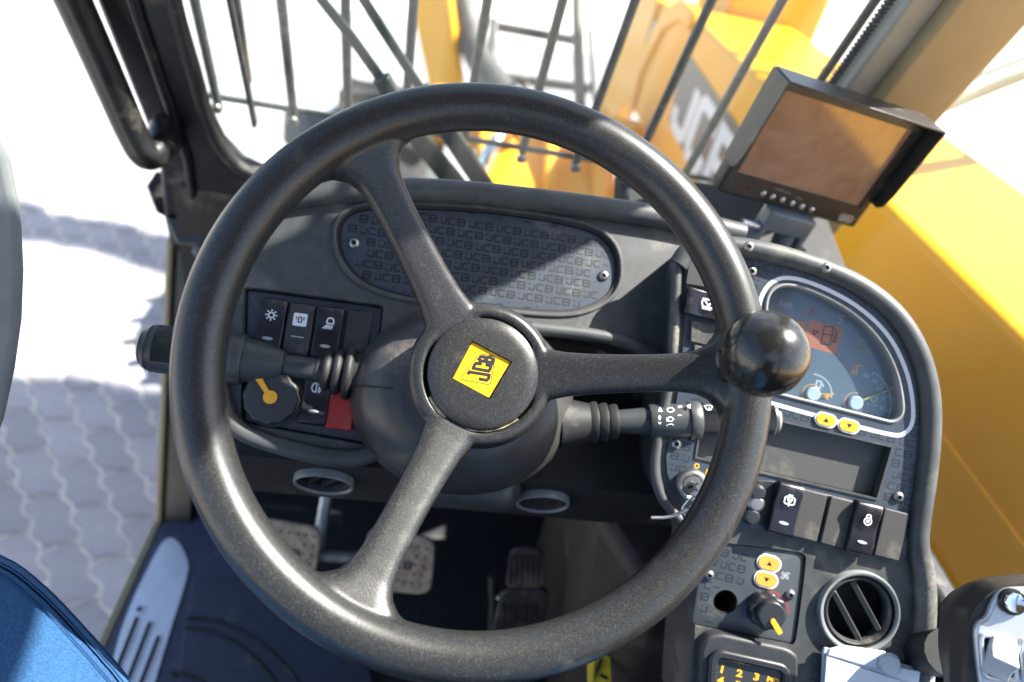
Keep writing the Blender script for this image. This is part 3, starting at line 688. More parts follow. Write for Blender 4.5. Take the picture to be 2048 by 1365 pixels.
grip('ribbed_grip', .0160, k2(1396), k2(1540), 90, STK, rs, flats=((252, 17),))
lathe('end_ring', [(0, k2(1539)), (.0158, k2(1539)), (.0150, k2(1546)), (0, k2(1546))], STK, rs, seg=40)
lathe('end_button', [(0, k2(1546)), (.0128, k2(1546)), (.0120, k2(1553)), (.0080, k2(1557)), (0, k2(1557))], mat('grey_end_button', (.30, .29, .27), .5), rs, seg=36)
def wrap(name, pls, w, r, m, parent):
    """print wrapped round a barrel: (z, angle in degrees) polylines"""
    V, F = [], []
    for i, pl in enumerate(pls):
        pl2 = []
        for q in range(len(pl) - 1):
            for s in range(4): pl2.append(tuple(pl[q][c] + (pl[q + 1][c] - pl[q][c]) * s / 4 for c in (0, 1)))
        pl2.append(pl[-1])
        v, f = ribbon([(z, r * R(an)) for z, an in pl2], w, 0); F += [tuple(x + len(V) for x in t) for t in f]
        V += [((r + 1e-4 + i * 1e-5) * math.cos(y / r), (r + 1e-4 + i * 1e-5) * math.sin(y / r), z) for z, y, _ in v]
    return pyd(name, V, F, m, parent, smooth=0)
def stalk_ang(x, y, r):
    """barrel coordinates (z, angle) of a pixel: nearest of the two ray hits"""
    Mi = rs.matrix_world.inverted(); o = Mi @ CAMPOS; d = (Mi.to_3x3() @ ray(x, y)); A = d.x ** 2 + d.y ** 2; B = o.x * d.x + o.y * d.y; Cc = o.x ** 2 + o.y ** 2 - r * r; D = B * B - A * Cc
    t = (-B - math.sqrt(max(0, D))) / A; p = o + d * t; return (p.z, math.degrees(math.atan2(p.y, p.x)) % 360)
bpy.context.view_layer.update()
c9 = lambda l, r=.0163: [stalk_ang(1150 + x / 4.551, 680 + y / 4.551, r) for x, y in l]
wrap('printed_symbols', [c9(l) for l in [[(760, 650), (775, 620), (792, 652), (760, 650)], [(768, 690), (762, 710), (770, 728), (780, 708), (770, 690)], [(758, 748), (770, 766), (785, 750)],
    [(850, 705), (880, 705), (898, 722), (880, 742), (850, 742), (850, 705)], [(835, 708), (835, 745)], [(842, 622), (842, 655)], [(850, 622), (880, 618), (905, 640), (880, 658), (855, 658)],
    [(850, 770), (880, 766), (900, 778)], [(838, 770), (838, 785)], [(942, 605), (968, 603), (968, 615), (942, 617), (942, 605)], [(935, 688), (970, 688)]]], .0007, .0163, WHITEP, rs)
wrap('printed_symbols', [c9(l, .0187) for l in [[(1022, 605), (1045, 592), (1045, 618), (1022, 605)], [(1030, 606), (1043, 605)]]], .0012, .0187, WHITEP, rs)
wrap('printed_symbols', [c9(l, .0163) for l in [[(1180, 605), (1200, 598), (1235, 598), (1252, 606), (1235, 638), (1198, 634), (1180, 605)], [(1215, 645), (1222, 615)], [(1326, 600), (1324, 668)]]], .0007, .0163, WHITEP, rs)
# ================================================================== dashboard
DF = panel(at(620, 650, .57), 0, 45)
dash = empty('dashboard', DF.mat(), 'dark moulded dashboard with printed blank plate and switch panel', 'dashboard')
dl = lambda l, h=0: DF.locs(l, h)
outl = dl([(452, 470), (500, 430), (560, 405), (640, 391), (740, 386), (870, 388), (1000, 400), (1150, 419), (1300, 440), (1400, 462), (1400, 560), (1370, 640), (1355, 720), (1322, 722), (1285, 698), (1230, 676), (1150, 664), (1060, 655), (800, 640), (790, 700), (790, 860), (762, 900), (700, 918), (600, 900), (490, 868), (455, 835), (440, 760), (425, 640), (430, 540)])
outl = smooth2(outl, 2)
body = prism('facia', outl, -.075, 0, FACIA, dash)
oval = smooth2(dl([(672, 470), (680, 440), (705, 418), (760, 410), (960, 416), (1120, 440), (1195, 460), (1232, 495), (1240, 550), (1225, 590), (1180, 618), (1120, 628), (1000, 617), (860, 602), (780, 588), (715, 560), (680, 515)]), 2)
swp = smooth2([p for q in ([(487, 590), (487, 575), (502, 574)], [(752, 608), (768, 611), (767, 626)], [(742, 870), (740, 892), (722, 890)], [(500, 850), (482, 846), (481, 832)]) for p in dl(q)], 2)
cut(body, [(oval, -.006, .02), (swp, -.010, .02)])
# rolled upper lip
lip = chaikin([Vector((a, b, .004)) for a, b in dl([(436, 560), (440, 500), (462, 458), (500, 428), (560, 403), (640, 388), (740, 382), (870, 384), (1000, 395), (1150, 413), (1300, 434), (1410, 455), (1480, 472)])], 2)
tube('top_lip', lip, .0105, FACIA, dash, seg=18)
arch = chaikin([Vector((a, b, .002)) for a, b in dl([(1060, 657), (1150, 666), (1230, 678), (1285, 700), (1322, 725)])], 2)
tube('arch_edge', arch, .006, FACIA, dash, seg=14)
podlip = chaikin([Vector((a, b, .002)) for a, b in dl([(425, 640), (440, 770), (455, 836), (490, 870), (600, 904), (700, 922), (764, 900)])], 2)
tube('pod_edge', podlip, .0075, FACIA, dash, seg=16)
plate = prism('blank_plate', inner(oval, .0022), -.0058, -.0034, PANEL, dash, bev=.0006)
ring('plate_seal', oval, inner(oval, .0020), -.0058, -.0012, RUBBER, dash)
ring('plate_rim', inner(oval, -.0045), inner(oval, -.0005), -.001, .0022, FACIA, dash, bev=.0012)
scr = dl([(708, 487), (1207, 552)], -.0034)
logo_field('printed_logos', inner(oval, .0028), .0056, .0252, .0097, -.00335, PRINT, dash, sw=.19, skip=lambda x, y: any(math.hypot(x - a, y - b) < .0075 for a, b in scr))
def screw(parent, x, y, z, r=.0048, M=None):
    s = lathe('screw', [(.0, .0), (r, .0), (r, .0008), (r * .86, .0020), (r * .6, .0028), (r * .42, .0030), (r * .40, .0012), (0, .0012)], DULLMETAL, parent, seg=24, M=Matrix.Translation((x, y, z)), smooth=30)
    prism('socket', circ(r * .40, 6), .0008, .0013, HOLE, s, smooth=0); return s
for a, b in scr: screw(dash, a, b, -.0034)
# switch panel on the left pod
swf = prism('switch_panel', inner(swp, .0016), -.0098, -.0062, PANEL, dash, bev=.001)
ring('panel_seal', inner(swp, -.0022), inner(swp, .0012), -.0100, -.0012, RUBBER, dash, bev=.0008)
SZ = -.0062
ROCK = mat('rocker_black', (.012, .012, .018), .30, grain=('n', 2500, .06), var=.1, dust=(DUST, .04, 40))
ROCKG = mat('rocker_grey', (.030, .032, .036), .5, grain=('n', 2000, .1), dust=(DUST, .1, 40))
def rocker(parent, x, y, z, w=.0215, h=.0445, m=ROCK, rot=0, icon=None, dash_mark=True, flatt=False, isz=.010, tilt=1):
    """rocker switch: bowed cap with softened ends, printed symbol and lens bar"""
    Mx = Matrix.Translation((x, y, z)) @ Matrix.Rotation(rot, 4, 'Z')
    if flatt: prof = [(-.5, .0), (-.49, .0052), (-.40, .0062), (.40, .0062), (.49, .0052), (.5, .0)]
    else: prof = [(-.5, .0), (-.5, .0058), (-.46, .0080), (-.30, .0086), (-.10, .0078), (.05, .0074), (.20, .0082), (.38, .0100), (.46, .0098), (.5, .0080), (.5, .0)]
    if tilt < 0: prof = [(-a, b) for a, b in prof[::-1]]
    n = len(prof); v = [(-w / 2, a * h, b) for a, b in prof] + [(w / 2, a * h, b) for a, b in prof]
    f = [tuple(range(n)), tuple(range(2 * n - 1, n - 1, -1))] + [(i, (i + 1) % n, n + (i + 1) % n, n + i) for i in range(n)]
    s = pyd('switch', v, f, m, parent, bev=.0014, seg=3, M=Mx)
    zz = .0093 if not flatt else .00635
    if icon: strokes('symbol', [[(a * isz, b * isz + h * .19) for a, b in pl] for pl in icon], isz * .11, zz + (.0006 if not flatt else 0), WHITEP, s)
    if dash_mark: prism('lens_bar', circ(1, 20, 0, -h * .245, .0042, .0013), .0079 if not flatt else .0060, .0091 if not flatt else .0066, GREYP, s, smooth=0)
    return s
def arc(cx, cy, r, a0, a1, n=10): return [(cx + r * math.cos(R(a0 + (a1 - a0) * i / n)), cy + r * math.sin(R(a0 + (a1 - a0) * i / n))) for i in range(n + 1)]
def loopc(cx, cy, r, n=14): p = arc(cx, cy, r, 0, 360, n); p[-1] = p[0]; return p
IC_SUN = [loopc(0, 0, .22)] + [[(.32 * math.cos(R(a)), .32 * math.sin(R(a))), (.48 * math.cos(R(a)), .48 * math.sin(R(a)))] for a in range(0, 360, 45)]
IC_BEACON = [[(-.22, -.30), (.22, -.30)], [(-.15, -.28), (-.15, .1), (-.08, .22), (.08, .22), (.15, .1), (.15, -.28)], [(-.42, .22), (-.28, .15)], [(-.42, 0), (-.28, 0)], [(.42, .22), (.28, .15)], [(.42, 0), (.28, 0)]]
IC_LAMP = [[(-.1, -.02), (.38, -.02), (.40, .20), (.30, .42), (.05, .46), (-.12, .35), (-.16, .12), (-.1, -.02)]] + [[(-.1 + k * .15, -.16), (-.42 + k * .22, -.50)] for k in range(4)]
IC_REARFOG = [[(-.05, -.36), (-.05, .36), (-.25, .34), (-.40, .15), (-.40, -.15), (-.25, -.34), (-.05, -.36)], [(.08, .25), (.35, .30)], [(.08, 0), (.35, .02)], [(.08, -.25), (.35, -.20)], [(.22, .45), (.18, .2), (.26, 0), (.18, -.2), (.22, -.42)]]
IC_WIPER = [[(-.42, .22), (-.42, -.18), (-.30, -.28), (.30, -.28), (.42, -.18), (.42, .22), (.30, .32), (-.30, .32), (-.42, .22)], [(-.14, .32), (-.14, .48), (.14, .48), (.14, .32)], [(-.20, .12), (0, -.18), (.20, .12), (-.20, .12)], [(0, -.28), (0, -.46)]]
IC_LOCK = [loopc(0, -.12, .34), [(-.20, .12), (-.20, .38), (-.10, .50), (.10, .50), (.20, .38), (.20, .12)], [(-.08, -.02), (.08, -.02), (.08, -.2), (-.08, -.2), (-.08, -.02)]]
IC_SCREEN = [[(-.45, .30), (.45, .30), (.50, 0), (.38, -.28), (-.38, -.28), (-.50, 0), (-.45, .30)], [(-.35, .22), (.1, -.2)], [(.35, .22), (-.05, -.2)], [(-.4, -.42), (.3, -.42)]]
d0 = lambda x, y: DF.loc(x, y, SZ + .006)
p = d0(541, 652); rocker(dash, *p, SZ, icon=IC_SUN, rot=R(-1))
p = d0(597, 660); s = rocker(dash, *p, SZ, m=ROCKG, flatt=True, dash_mark=False, rot=R(-1))
prism('symbol_field', rrect(.0112, .0108, .0012, cx=0, cy=.0085), .0060, .0066, WHITEP, s, smooth=0)
strokes('symbol', [[(a * .0085, b * .0085 + .0088) for a, b in pl] for pl in IC_BEACON], .0010, .0067, PRINT, s)
prism('lens_bar', rrect(.0105, .0009, .0004, cx=0, cy=-.006), .0060, .0065, GREYP, s, smooth=0)
p = d0(655, 668); rocker(dash, *p, SZ, icon=IC_LAMP, rot=R(-1))
p = d0(713, 672); prism('blank_cap', rrect(.0215, .0445, .002), 0, .0028, ROCKG, dash, M=Matrix.Translation((*p, SZ)), bev=.0008)
p = d0(632, 797); rocker(dash, *p, SZ, icon=IC_REARFOG, rot=R(-1))
p = d0(684, 800); rocker(dash, *p, SZ, m=REDP, dash_mark=False, flatt=True, w=.0225, h=.050)
# rotary knob
def bar2(a, b, w0, w1):
    a, b = Vector(a), Vector(b); t = (b - a).normalized(); q = Vector((-t.y, t.x)); return [tuple(a + q * w0), tuple(a - q * w0), tuple(b - q * w1), tuple(b + q * w1)]
p = DF.loc(541, 795, SZ + .016)
kn = empty('x', Matrix.Identity(4)); kn.name = 'rotary_knob'; kn.parent = dash; kn.matrix_local = Matrix.Translation((p[0], p[1], SZ))
N = 60; sc = [((.0212 + .0007 * math.cos(12 * 2 * math.pi * i / N)) * math.cos(2 * math.pi * i / N), (.0212 + .0007 * math.cos(12 * 2 * math.pi * i / N)) * math.sin(2 * math.pi * i / N)) for i in range(N)]
prism('knob_body', sc, 0.004, .0165, ROCKG, kn, bev=.0016, seg=3)
lathe('knob_base', [(0, 0), (.024, 0), (.024, .004), (0, .004)], PLASTIC_SM, kn, seg=40)
prism('pointer', bar2((0, 0), (-.0135, .0170), .0017, .0026), .0164, .0180, YPRINT, kn, bev=.0004)
prism('pointer_hub', circ(.0055, 24), .0165, .0183, YPRINT, kn, bev=.0004)
# ------------------------------------------------------------------ lower dash and air vents
UD = panel(at(648, 966, .625), 0, -22)
low = empty('lower_dash', UD.mat(), 'black lower dash panel with two round air vents above the pedals', 'dash panel')
o = prism('panel', rrect(.58, .10, .012, cx=.185, cy=-.008), -.12, -.004, DARK, low)
q = UD.loc(1085, 1005); cut(o, [(circ(.0235, 36), -.03, .02), (circ(.0225, 36, *q), -.03, .02)])
LOUV = mat('louvre_plastic', (.050, .052, .055), .35, dust=(DUST, .2, 60))
def vent(parent, x, y, r, rot, ringm, nsl=2, lv=None):
    lv = lv or LOUV
    g = empty('x', Matrix.Identity(4)); g.name = 'air_vent'; g.parent = parent; g.matrix_local = Matrix.Translation((x, y, 0)) @ Matrix.Rotation(rot, 4, 'Z')
    lathe('bezel', [(r * .87, -.004), (r * .88, .0015), (r * .92, .0032), (r * .97, .0030), (r, .0005), (r, -.004)], ringm, g, seg=56, smooth=60)
    lathe('duct', [(r * .875, .001), (r * .82, -.006), (r * .76, -.022), (0, -.024)], DARK, g, seg=40, cap=False)
    lathe('inner_ring', [(r * .72, -.010), (r * .73, -.002), (r * .79, .0008), (r * .85, -.001), (r * .78, -.012)], lv, g, seg=48, smooth=60)
    for i in range(nsl):
        yy = r * (.27 if nsl == 2 else .0) * (1 if i else -1); hw = math.sqrt((r * .74) ** 2 - yy * yy)
        prism('louvre', rrect(2 * hw, .0046, .002), -.010, .004, lv, g, M=Matrix.Translation((0, yy, -.006)) @ Matrix.Rotation(R(18), 4, 'X'), bev=.0005)
    return g
RINGM = mat('grey_vent_bezel', (.20, .215, .22), .38, var=.1, dust=(DUST, .1, 30))
vent(low, 0, 0, .0275, R(60), RINGM, lv=DARK)
q = UD.loc(1085, 1005); vent(low, q[0], q[1], .026, R(55), RINGM, lv=DARK)

# shelf that closes the dash to the foot of the windscreen
tp_ = empty('dash_shelf', Matrix.Identity(4), 'black shelf between the dashboard and the windscreen foot', 'shelf')
solid_ = lambda lo, hi: (list(lo) + list(hi), [(3, 2, 1, 0), (4, 5, 6, 7)] + [(i, (i + 1) % 4, 4 + (i + 1) % 4, 4 + i) for i in range(4)])
v, f = solid_([(-.17, .56, .700), (.36, .56, .718), (.455, .885, .575), (-.30, .885, .565)], [(-.17, .57, .735), (.36, .57, .752), (.455, .885, .600), (-.30, .885, .590)])
pyd('shelf_board', v, f, PLASTIC, tp_, bev=.004)
PRINT2 = mat('faint_black_print', (.014, .017, .022), .5)
# ================================================================== right hand console
CN = panel(at(1650, 1030, .58), 11, 38)
con = empty('instrument_console', CN.mat(), 'dark side console with gauge cluster, switches and heater controls', 'console')
cl = lambda l, h=0: CN.locs(l, h)
cout = cl([(1352, 520), (1372, 492), (1420, 483), (1480, 487), (1557, 508), (1646, 535), (1724, 571), (1792, 626), (1835, 695), (1857, 772), (1862, 850), (1853, 950), (1840, 1030), (1834, 1085), (1852, 1152), (1850, 1260), (1836, 1365), (1830, 1500), (1372, 1500), (1380, 1365), (1388, 1290), (1396, 1180), (1398, 1085), (1352, 1030), (1318, 985), (1308, 930), (1320, 850), (1335, 780), (1345, 700), (1350, 600)])
cout = smooth2(cout, 1)
cbody = prism('console_body', cout, -.10, 0, FACIA, con)
clus = smooth2(cl([(1530, 640), (1530, 600), (1545, 575), (1580, 568), (1640, 588), (1710, 628), (1762, 682), (1792, 742), (1803, 800), (1803, 830), (1785, 846), (1760, 840), (1650, 812), (1560, 790), (1520, 778), (1522, 700)]), 2)
radio = cl([(1407, 808), (1780, 894), (1750, 996), (1391, 914)]); radio = [p for p in radio]
rowp = cl([(1405, 925), (1795, 1022), (1778, 1112), (1392, 1018)])
hv = smooth2([p for q in ([(1406, 1100), (1410, 1084), (1425, 1083)], [(1585, 1102), (1612, 1108), (1612, 1130)], [(1596, 1255), (1590, 1292), (1570, 1288)], [(1400, 1254), (1384, 1250), (1386, 1232)]) for p in cl(q)], 2)
vc = CN.loc(1715, 1222); hole = CN.loc(1452, 1206)
cut(cbody, [(clus, -.009, .02), (radio, -.008, .02), (hv, -.004, .02), (circ(.0335, 48, *vc), -.03, .02), (circ(.0105, 32, *hole), -.04, .02)])
# rolled lip round the outside
lipp = chaikin([Vector((a, b, .003)) for a, b in cl([(1354, 532), (1374, 502), (1420, 491), (1480, 495), (1556, 511), (1644, 538), (1722, 574), (1789, 628), (1832, 697), (1854, 773), (1858, 850), (1849, 950), (1836, 1030), (1830, 1088), (1848, 1155), (1846, 1260), (1832, 1380)])], 2)
tube('outer_lip', lipp, .0085, FACIA, con, seg=18)
inl = chaikin([Vector((a, b, .0018)) for a, b in cl([(1352, 520), (1350, 600), (1345, 700), (1335, 780), (1318, 850), (1306, 930), (1317, 988), (1352, 1034), (1398, 1070)])], 2)
tube('inner_edge', inl, .0046, FACIA, con, seg=12)
# printed face plate, in one sheet with the openings cut out
fpl = smooth2(cl([(1368, 525), (1395, 507), (1480, 508), (1560, 524), (1650, 551), (1728, 586), (1788, 640), (1828, 710), (1848, 780), (1850, 850), (1842, 950), (1828, 1030), (1815, 1105), (1795, 1118), (1640, 1092), (1480, 1052), (1400, 1030), (1350, 995), (1328, 930), (1342, 860), (1356, 780), (1365, 700), (1370, 600)]), 1)
fp = prism('face_plate', fpl, .0004, .0022, PANEL, con)
cut(fp, [(inner(clus, -.0006), -.02, .02), (inner(radio, -.0006), -.02, .02)])
z0 = .0022
keep = [(clus, -.010), (radio, -.004), (rowp, -.004)]
def inpoly(x, y, o):
    c = False
    for i in range(len(o)):
        (x1, y1), (x2, y2) = o[i], o[i - 1]
        if (y1 > y) != (y2 > y) and x < (x2 - x1) * (y - y1) / (y2 - y1) + x1: c = not c
    return c
big = inner(clus, -.0085); leftcol = cl([(1368, 580), (1450, 590), (1450, 760), (1360, 760)])
logo_field('printed_logos', inner(fpl, .003), .0054, .0250, .0097, z0 + 4e-5, PRINT2, con, skip=lambda x, y: inpoly(x, y, big) or inpoly(x, y, inner(radio, -.002)) or inpoly(x, y, rowp) or inpoly(x, y, leftcol))
# ---- gauge cluster
DIAL = mat('dial_face', (.10, .135, .165), .25, coat=1, var=.05, spec=.5)  # base lightened to blue grey: sky reflection put into the colour
BEZ = mat('cluster_bezel', (.24, .245, .24), .35, var=.08, dust=(DUST, .15, 30))
ring('cluster_bezel', inner(clus, -.0012), inner(clus, .0016), -.0088, .0036, BEZ, con, bev=.001)
dz = -.0086
dial = prism('dial_plate', inner(clus, .001), dz - .0004, dz, DIAL, con, smooth=0); dz += 6e-5
wb = smooth2(cl([(1515, 650), (1518, 600), (1540, 563), (1580, 553), (1650, 576), (1722, 616), (1780, 672), (1814, 742), (1826, 805), (1826, 850), (1805, 872), (1780, 870), (1700, 850), (1640, 834), (1560, 812), (1512, 798), (1508, 720)], .002), 2)
ring('white_band', inner(wb, -.0017), inner(wb, .0017), z0 - .0002, z0 + .0003, WHITEP, con, smooth=0)
def cst(name, pls, w, m, parent=dial, z=dz, h=-.0086): return strokes(name, [[CN.loc(x, y, h) for x, y in pl] for pl in pls], w, z, m, parent)
ORP = mat('warning_orange', (.42, .15, .085), .4); PUR = mat('pale_purple_print', (.28, .24, .32), .5); REDT = mat('dull_red_print', (.32, .05, .04), .5); KHAKI = mat('khaki_print', (.30, .27, .16), .5); ORT = mat('orange_print', (.62, .30, .08), .5); SKYP = mat('pale_blue_print', (.40, .47, .52), .5)
def quadp(name, pts, m, z): return flat(name, [(a, b, z) for a, b in [CN.loc(x, y, -.0086) for x, y in pts]], [tuple(range(len(pts)))], m, dial)
quadp('fuel_warning', [(1618, 640), (1687, 656), (1672, 709), (1608, 692)], ORP, dz)
cst('fuel_symbol', [[(1641, 688), (1649, 652), (1666, 655), (1660, 690), (1641, 688)], [(1646, 668), (1661, 671)], [(1664, 668), (1668, 672), (1666, 685), (1671, 685), (1673, 665), (1667, 657)], [(1636, 664), (1626, 661), (1628, 670), (1636, 664)]], .0010, PRINT, z=dz + 6e-5)
quadp('warning_field', [(1585, 640), (1612, 645), (1608, 670), (1580, 664)], ORP, dz)
text('dial_text', 'NR', .0072, PUR, dial, *CN.loc(1572, 610, -.0086), dz, wide=1.25, bold=.0002)
text('dial_text', 'P', .0062, REDT, dial, *CN.loc(1624, 624, -.0086), dz, wide=1.2, bold=.0003)
cst('axle_symbol', [[(1676, 628), (1690, 634)], [(1683, 631), (1680, 648)], [(1673, 646), (1688, 650)], [(1676, 634), (1686, 644)]], .0012, PUR)
cst('warning_triangle', [[(1722, 678), (1737, 706), (1707, 700), (1722, 678)], [(1722, 686), (1721, 698)]], .0008, KHAKI)
def parc(c, r, a0, a1, n=14): return [(c[0] + r * math.cos(R(a0 + (a1 - a0) * i / n)), c[1] + r * math.sin(R(a0 + (a1 - a0) * i / n))) for i in range(n + 1)]
g1, g2 = CN.loc(1624, 788, -.0086), CN.loc(1709, 806, -.0086)
strokes('fuel_scale', [parc(g1, .0170, 2, 98)], .0010, dz, SKYP, dial)
strokes('fuel_ring', [parc(g1, .0082, 60, 300)], .0008, dz + 4e-5, ORT, dial)
cst('fuel_symbol', [[(1631, 775), (1634, 762), (1643, 764), (1640, 777), (1631, 775)], [(1645, 768), (1647, 774)]], .0014, SKYP)
quadp('fuel_reserve', [(1646, 788), (1668, 786), (1668, 790), (1658, 794), (1656, 800), (1648, 798), (1650, 791)], ORT, dz + 2e-5)
strokes('hour_scale', [parc(g2, .0315, -22, 72, 18)] + [[(g2[0] + .0315 * math.cos(R(a)), g2[1] + .0315 * math.sin(R(a))), (g2[0] + .028 * math.cos(R(a)), g2[1] + .028 * math.sin(R(a)))] for a in (-21, 0, 24, 48, 71)], .0009, dz, SKYP, dial)
for s_, x, y in (('20', 1732, 752), ('15', 1749, 763), ('10', 1758, 779), ('5', 1767, 798), ('0', 1763, 817)): text('dial_text', s_, .0048, SKYP, dial, *CN.loc(x, y, -.0086), dz + 8e-5, wide=1.2, bold=.00012)
text('dial_text', '25', .0052, ORT, dial, *CN.loc(1709, 745, -.0086), dz + 8e-5, wide=1.25, bold=.0002)
cst('red_zone', [[(1707, 734), (1720, 731), (1730, 734)], [(1714, 733), (1712, 741)]], .0012, ORT)
text('dial_text', 'x100', .0034, SKYP, dial, *CN.loc(1744, 810, -.0086), dz + 8e-5, wide=1.3)
cst('engine_symbol', [[(1742, 799), (1746, 793), (1754, 795), (1752, 803), (1744, 804), (1742, 799)]], .0010, SKYP, z=dz + 4e-5)
strokes('ring', [parc(g2, .0088, 80, 300)], .0007, dz + 4e-5, ORT, dial)
NEED = mat('needle_khaki', (.36, .30, .12), .4)
for g, tip in ((g1, CN.loc(1667, 788, -.006)), (g2, CN.loc(1786, 776, -.006))):
    prism('needle', bar2(g, tip, .0009, .0005), dz + .0022, dz + .0028, NEED, dial, smooth=0)
    lathe('needle_hub', [(0, 0), (.0060, 0), (.0060, .0030), (.0052, .0036), (0, .0036)], SKYP, dial, seg=24, M=Matrix.Translation((*g, dz)))
CGL = glass('cluster_glass', (.92, .95, .97), .03)
prism('cover_glass', inner(clus, .0018), -.0030, -.0022, CGL, con, smooth=0)
def capsule(name, x, y, h, w, hh, m, parent, tri, zb, rim=True, rot=R(-1.5)):
    q = CN.loc(x, y, h)
    if rim: ring('button_rim', rrect(w + .0026, hh + .0026, .1, cx=q[0], cy=q[1], rot=rot), rrect(w, hh, .1, cx=q[0], cy=q[1], rot=rot), zb, zb + .0010, WHITEP, parent)
    b = prism(name, rrect(w - .0002, hh - .0002, .1, cx=q[0], cy=q[1], rot=rot), zb, zb + .0016, m, parent, bev=.0006)
    s = .0019 * tri; flat('arrow', [(q[0] - .0024, q[1] - s, zb + .00168), (q[0] + .0024, q[1] - s, zb + .00168), (q[0], q[1] + s, zb + .00168)], [(0, 1, 2)], PRINT, b)
capsule('arrow_button', 1650, 840, .002, .0165, .0095, YPRINT, con, 1, z0 + .0005); capsule('arrow_button', 1696, 852, .002, .0165, .0095, YPRINT, con, -1, z0 + .0005)
# ---- blanked radio slot
ring('slot_trim', inner(radio, -.0012), inner(radio, .0003), -.0005, .0034, FACIA, con)
prism('slot_blank', inner(radio, .0006), -.0079, -.0068, mat('slot_grey', (.060, .060, .058), .55, grain=('n', 1500, .2), dust=(DUST, .22, 20)), con, smooth=0)
# ---- ignition switch and key
ig = CN.loc(1380, 968)
ign = empty('x', Matrix.Identity(4)); ign.name = 'ignition_switch'; ign.parent = con; ign.matrix_local = Matrix.Translation((*ig, z0))
lathe('bezel_ring', [(.0085, 0), (.0135, 0), (.0138, .004), (.0125, .0075), (.0105, .008), (.0085, .0065)], DULLMETAL, ign, seg=36)
lathe('barrel', [(0, 0), (.0088, 0), (.0088, .0058), (.0078, .0072), (0, .0072)], DULLMETAL, ign, seg=32)
prism('keyway', rrect(.0018, .010, .0006, rot=R(-50)), .0070, .0074, HOLE, ign, smooth=0)
text('switch_mark', 'O', .0060, YPRINT, con, *CN.loc(1392, 932), z0 + 8e-5, bold=.0002); text('switch_mark', 'I', .0060, YPRINT, con, *CN.loc(1412, 944), z0 + 8e-5, bold=.0003)
key = empty('ignition_key', CN.mat() @ Matrix.Translation((ig[0], ig[1], z0 + .008)) @ Matrix.Rotation(R(40), 4, 'Z'), 'silver ignition key with split ring and wire tag below the switch', 'key')
prism('key_blade', rrect(.0022, .008, .0008), -.003, .006, CHROME, key, M=Matrix.Rotation(R(0), 4, 'X'))
hd = prism('key_head', circ(.011, 24, 0, 0, 1, .8), -.0009, .0009, DULLMETAL, key, M=Matrix.Translation((.001, -.004, .013)) @ Matrix.Rotation(R(62), 4, 'X') @ Matrix.Rotation(R(30), 4, 'Y'), bev=.0004)
bpy.context.view_layer.update()
Ki = key.matrix_world.inverted()
def kw(l): return [Ki @ at(x, y, d) for x, y, d in l]
tube('split_ring', chaikin(kw([(1362, 1020, .560), (1378, 998, .556), (1398, 990, .556), (1408, 1002, .558), (1392, 1030, .562), (1370, 1042, .566)]), 3, True), .0011, CHROME, key, seg=8, closed=True)
tube('wire_tag', chaikin(kw([(1302, 1036, .560), (1335, 1036, .560), (1358, 1028, .560), (1376, 1018, .560)]), 2), .0016, SILVER, key, seg=8)
sp = kw([(1368, 1030, .563), (1392, 1022, .561), (1402, 1052, .570), (1376, 1066, .573)])
nn = (sp[1] - sp[0]).cross(sp[2] - sp[0]).normalized() * .0012
pyd('second_key', sp + [p + nn for p in sp], [(0, 1, 2, 3), (4, 5, 6, 7), (0, 1, 5, 4), (1, 2, 6, 5), (2, 3, 7, 6), (3, 0, 4, 7)], SILVER, key, bev=.0004)
# ---- switch row
prism('row_strip', inner(smooth2(cl([(1482, 946), (1640, 985), (1790, 1022), (1778, 1112), (1640, 1080), (1470, 1038)]), 2), 0), z0 - .001, z0 + .0008, mat('row_black', (.016, .017, .020), .5, dust=(DUST, .12, 30)), con, bev=.0008)
RZ = z0 + .0008; c0 = lambda x, y: CN.loc(x, y, RZ + .006)
p = c0(1571, 1020); rocker(con, *p, RZ, icon=IC_WIPER, h=.044); p = c0(1727, 1058); rocker(con, *p, RZ, icon=IC_LOCK, h=.044, isz=.009)
for x, y in ((1617, 1030), (1673, 1044), (1780, 1068)):
    p = CN.loc(x, y, RZ); prism('blank_cap', rrect(.0212, .0405, .0018), 0, .0030, mat('blank_cap_grey', (.046, .045, .044), .6, grain=('n', 1500, .2), dust=(DUST, .18, 30)) if 'blank_cap_grey' not in MATS else MATS['blank_cap_grey'], con, M=Matrix.Translation((*p, RZ)), bev=.0008)
for x, y in ((1512, 985), (1509, 1006), (1500, 1032)):
    p = CN.loc(x, y, RZ); lathe('indicator', [(0, 0), (.0075, 0), (.0072, .004), (.005, .0062), (0, .0066)], PLASTIC_SM if y != 1006 else DULLMETAL, con, seg=24, M=Matrix.Translation((*p, RZ)))
# ---- small controls along the left edge of the plate
GC = MATS['blank_cap_grey']
for q in ([(1376, 516), (1440, 530), (1440, 582), (1368, 570)], [(1380, 640), (1450, 655), (1450, 700), (1378, 684)], [(1386, 690), (1452, 706), (1452, 750), (1384, 740)]):
    prism('blank_cap', cl(q), z0, z0 + .0028, GC, con, bev=.0008)
p = c0(1418, 612); rocker(con, *p, z0, rot=R(90), w=.0225, h=.040, dash_mark=False)
p = CN.loc(1416, 608, z0 + .0085); strokes('symbol', [[(p[0] + a * .011, p[1] + b * .011) for a, b in pl] for pl in IC_SCREEN], .0013, z0 + .0096, WHITEP, con)
for x, y in ((1352, 888), (1503, 543), (1796, 994)): screw(con, *CN.loc(x, y, z0), z0, .0046)
for x, y in ((1652, 536), (1497, 494)): screw(con, *CN.loc(x, y, .010), .0098, .0046)
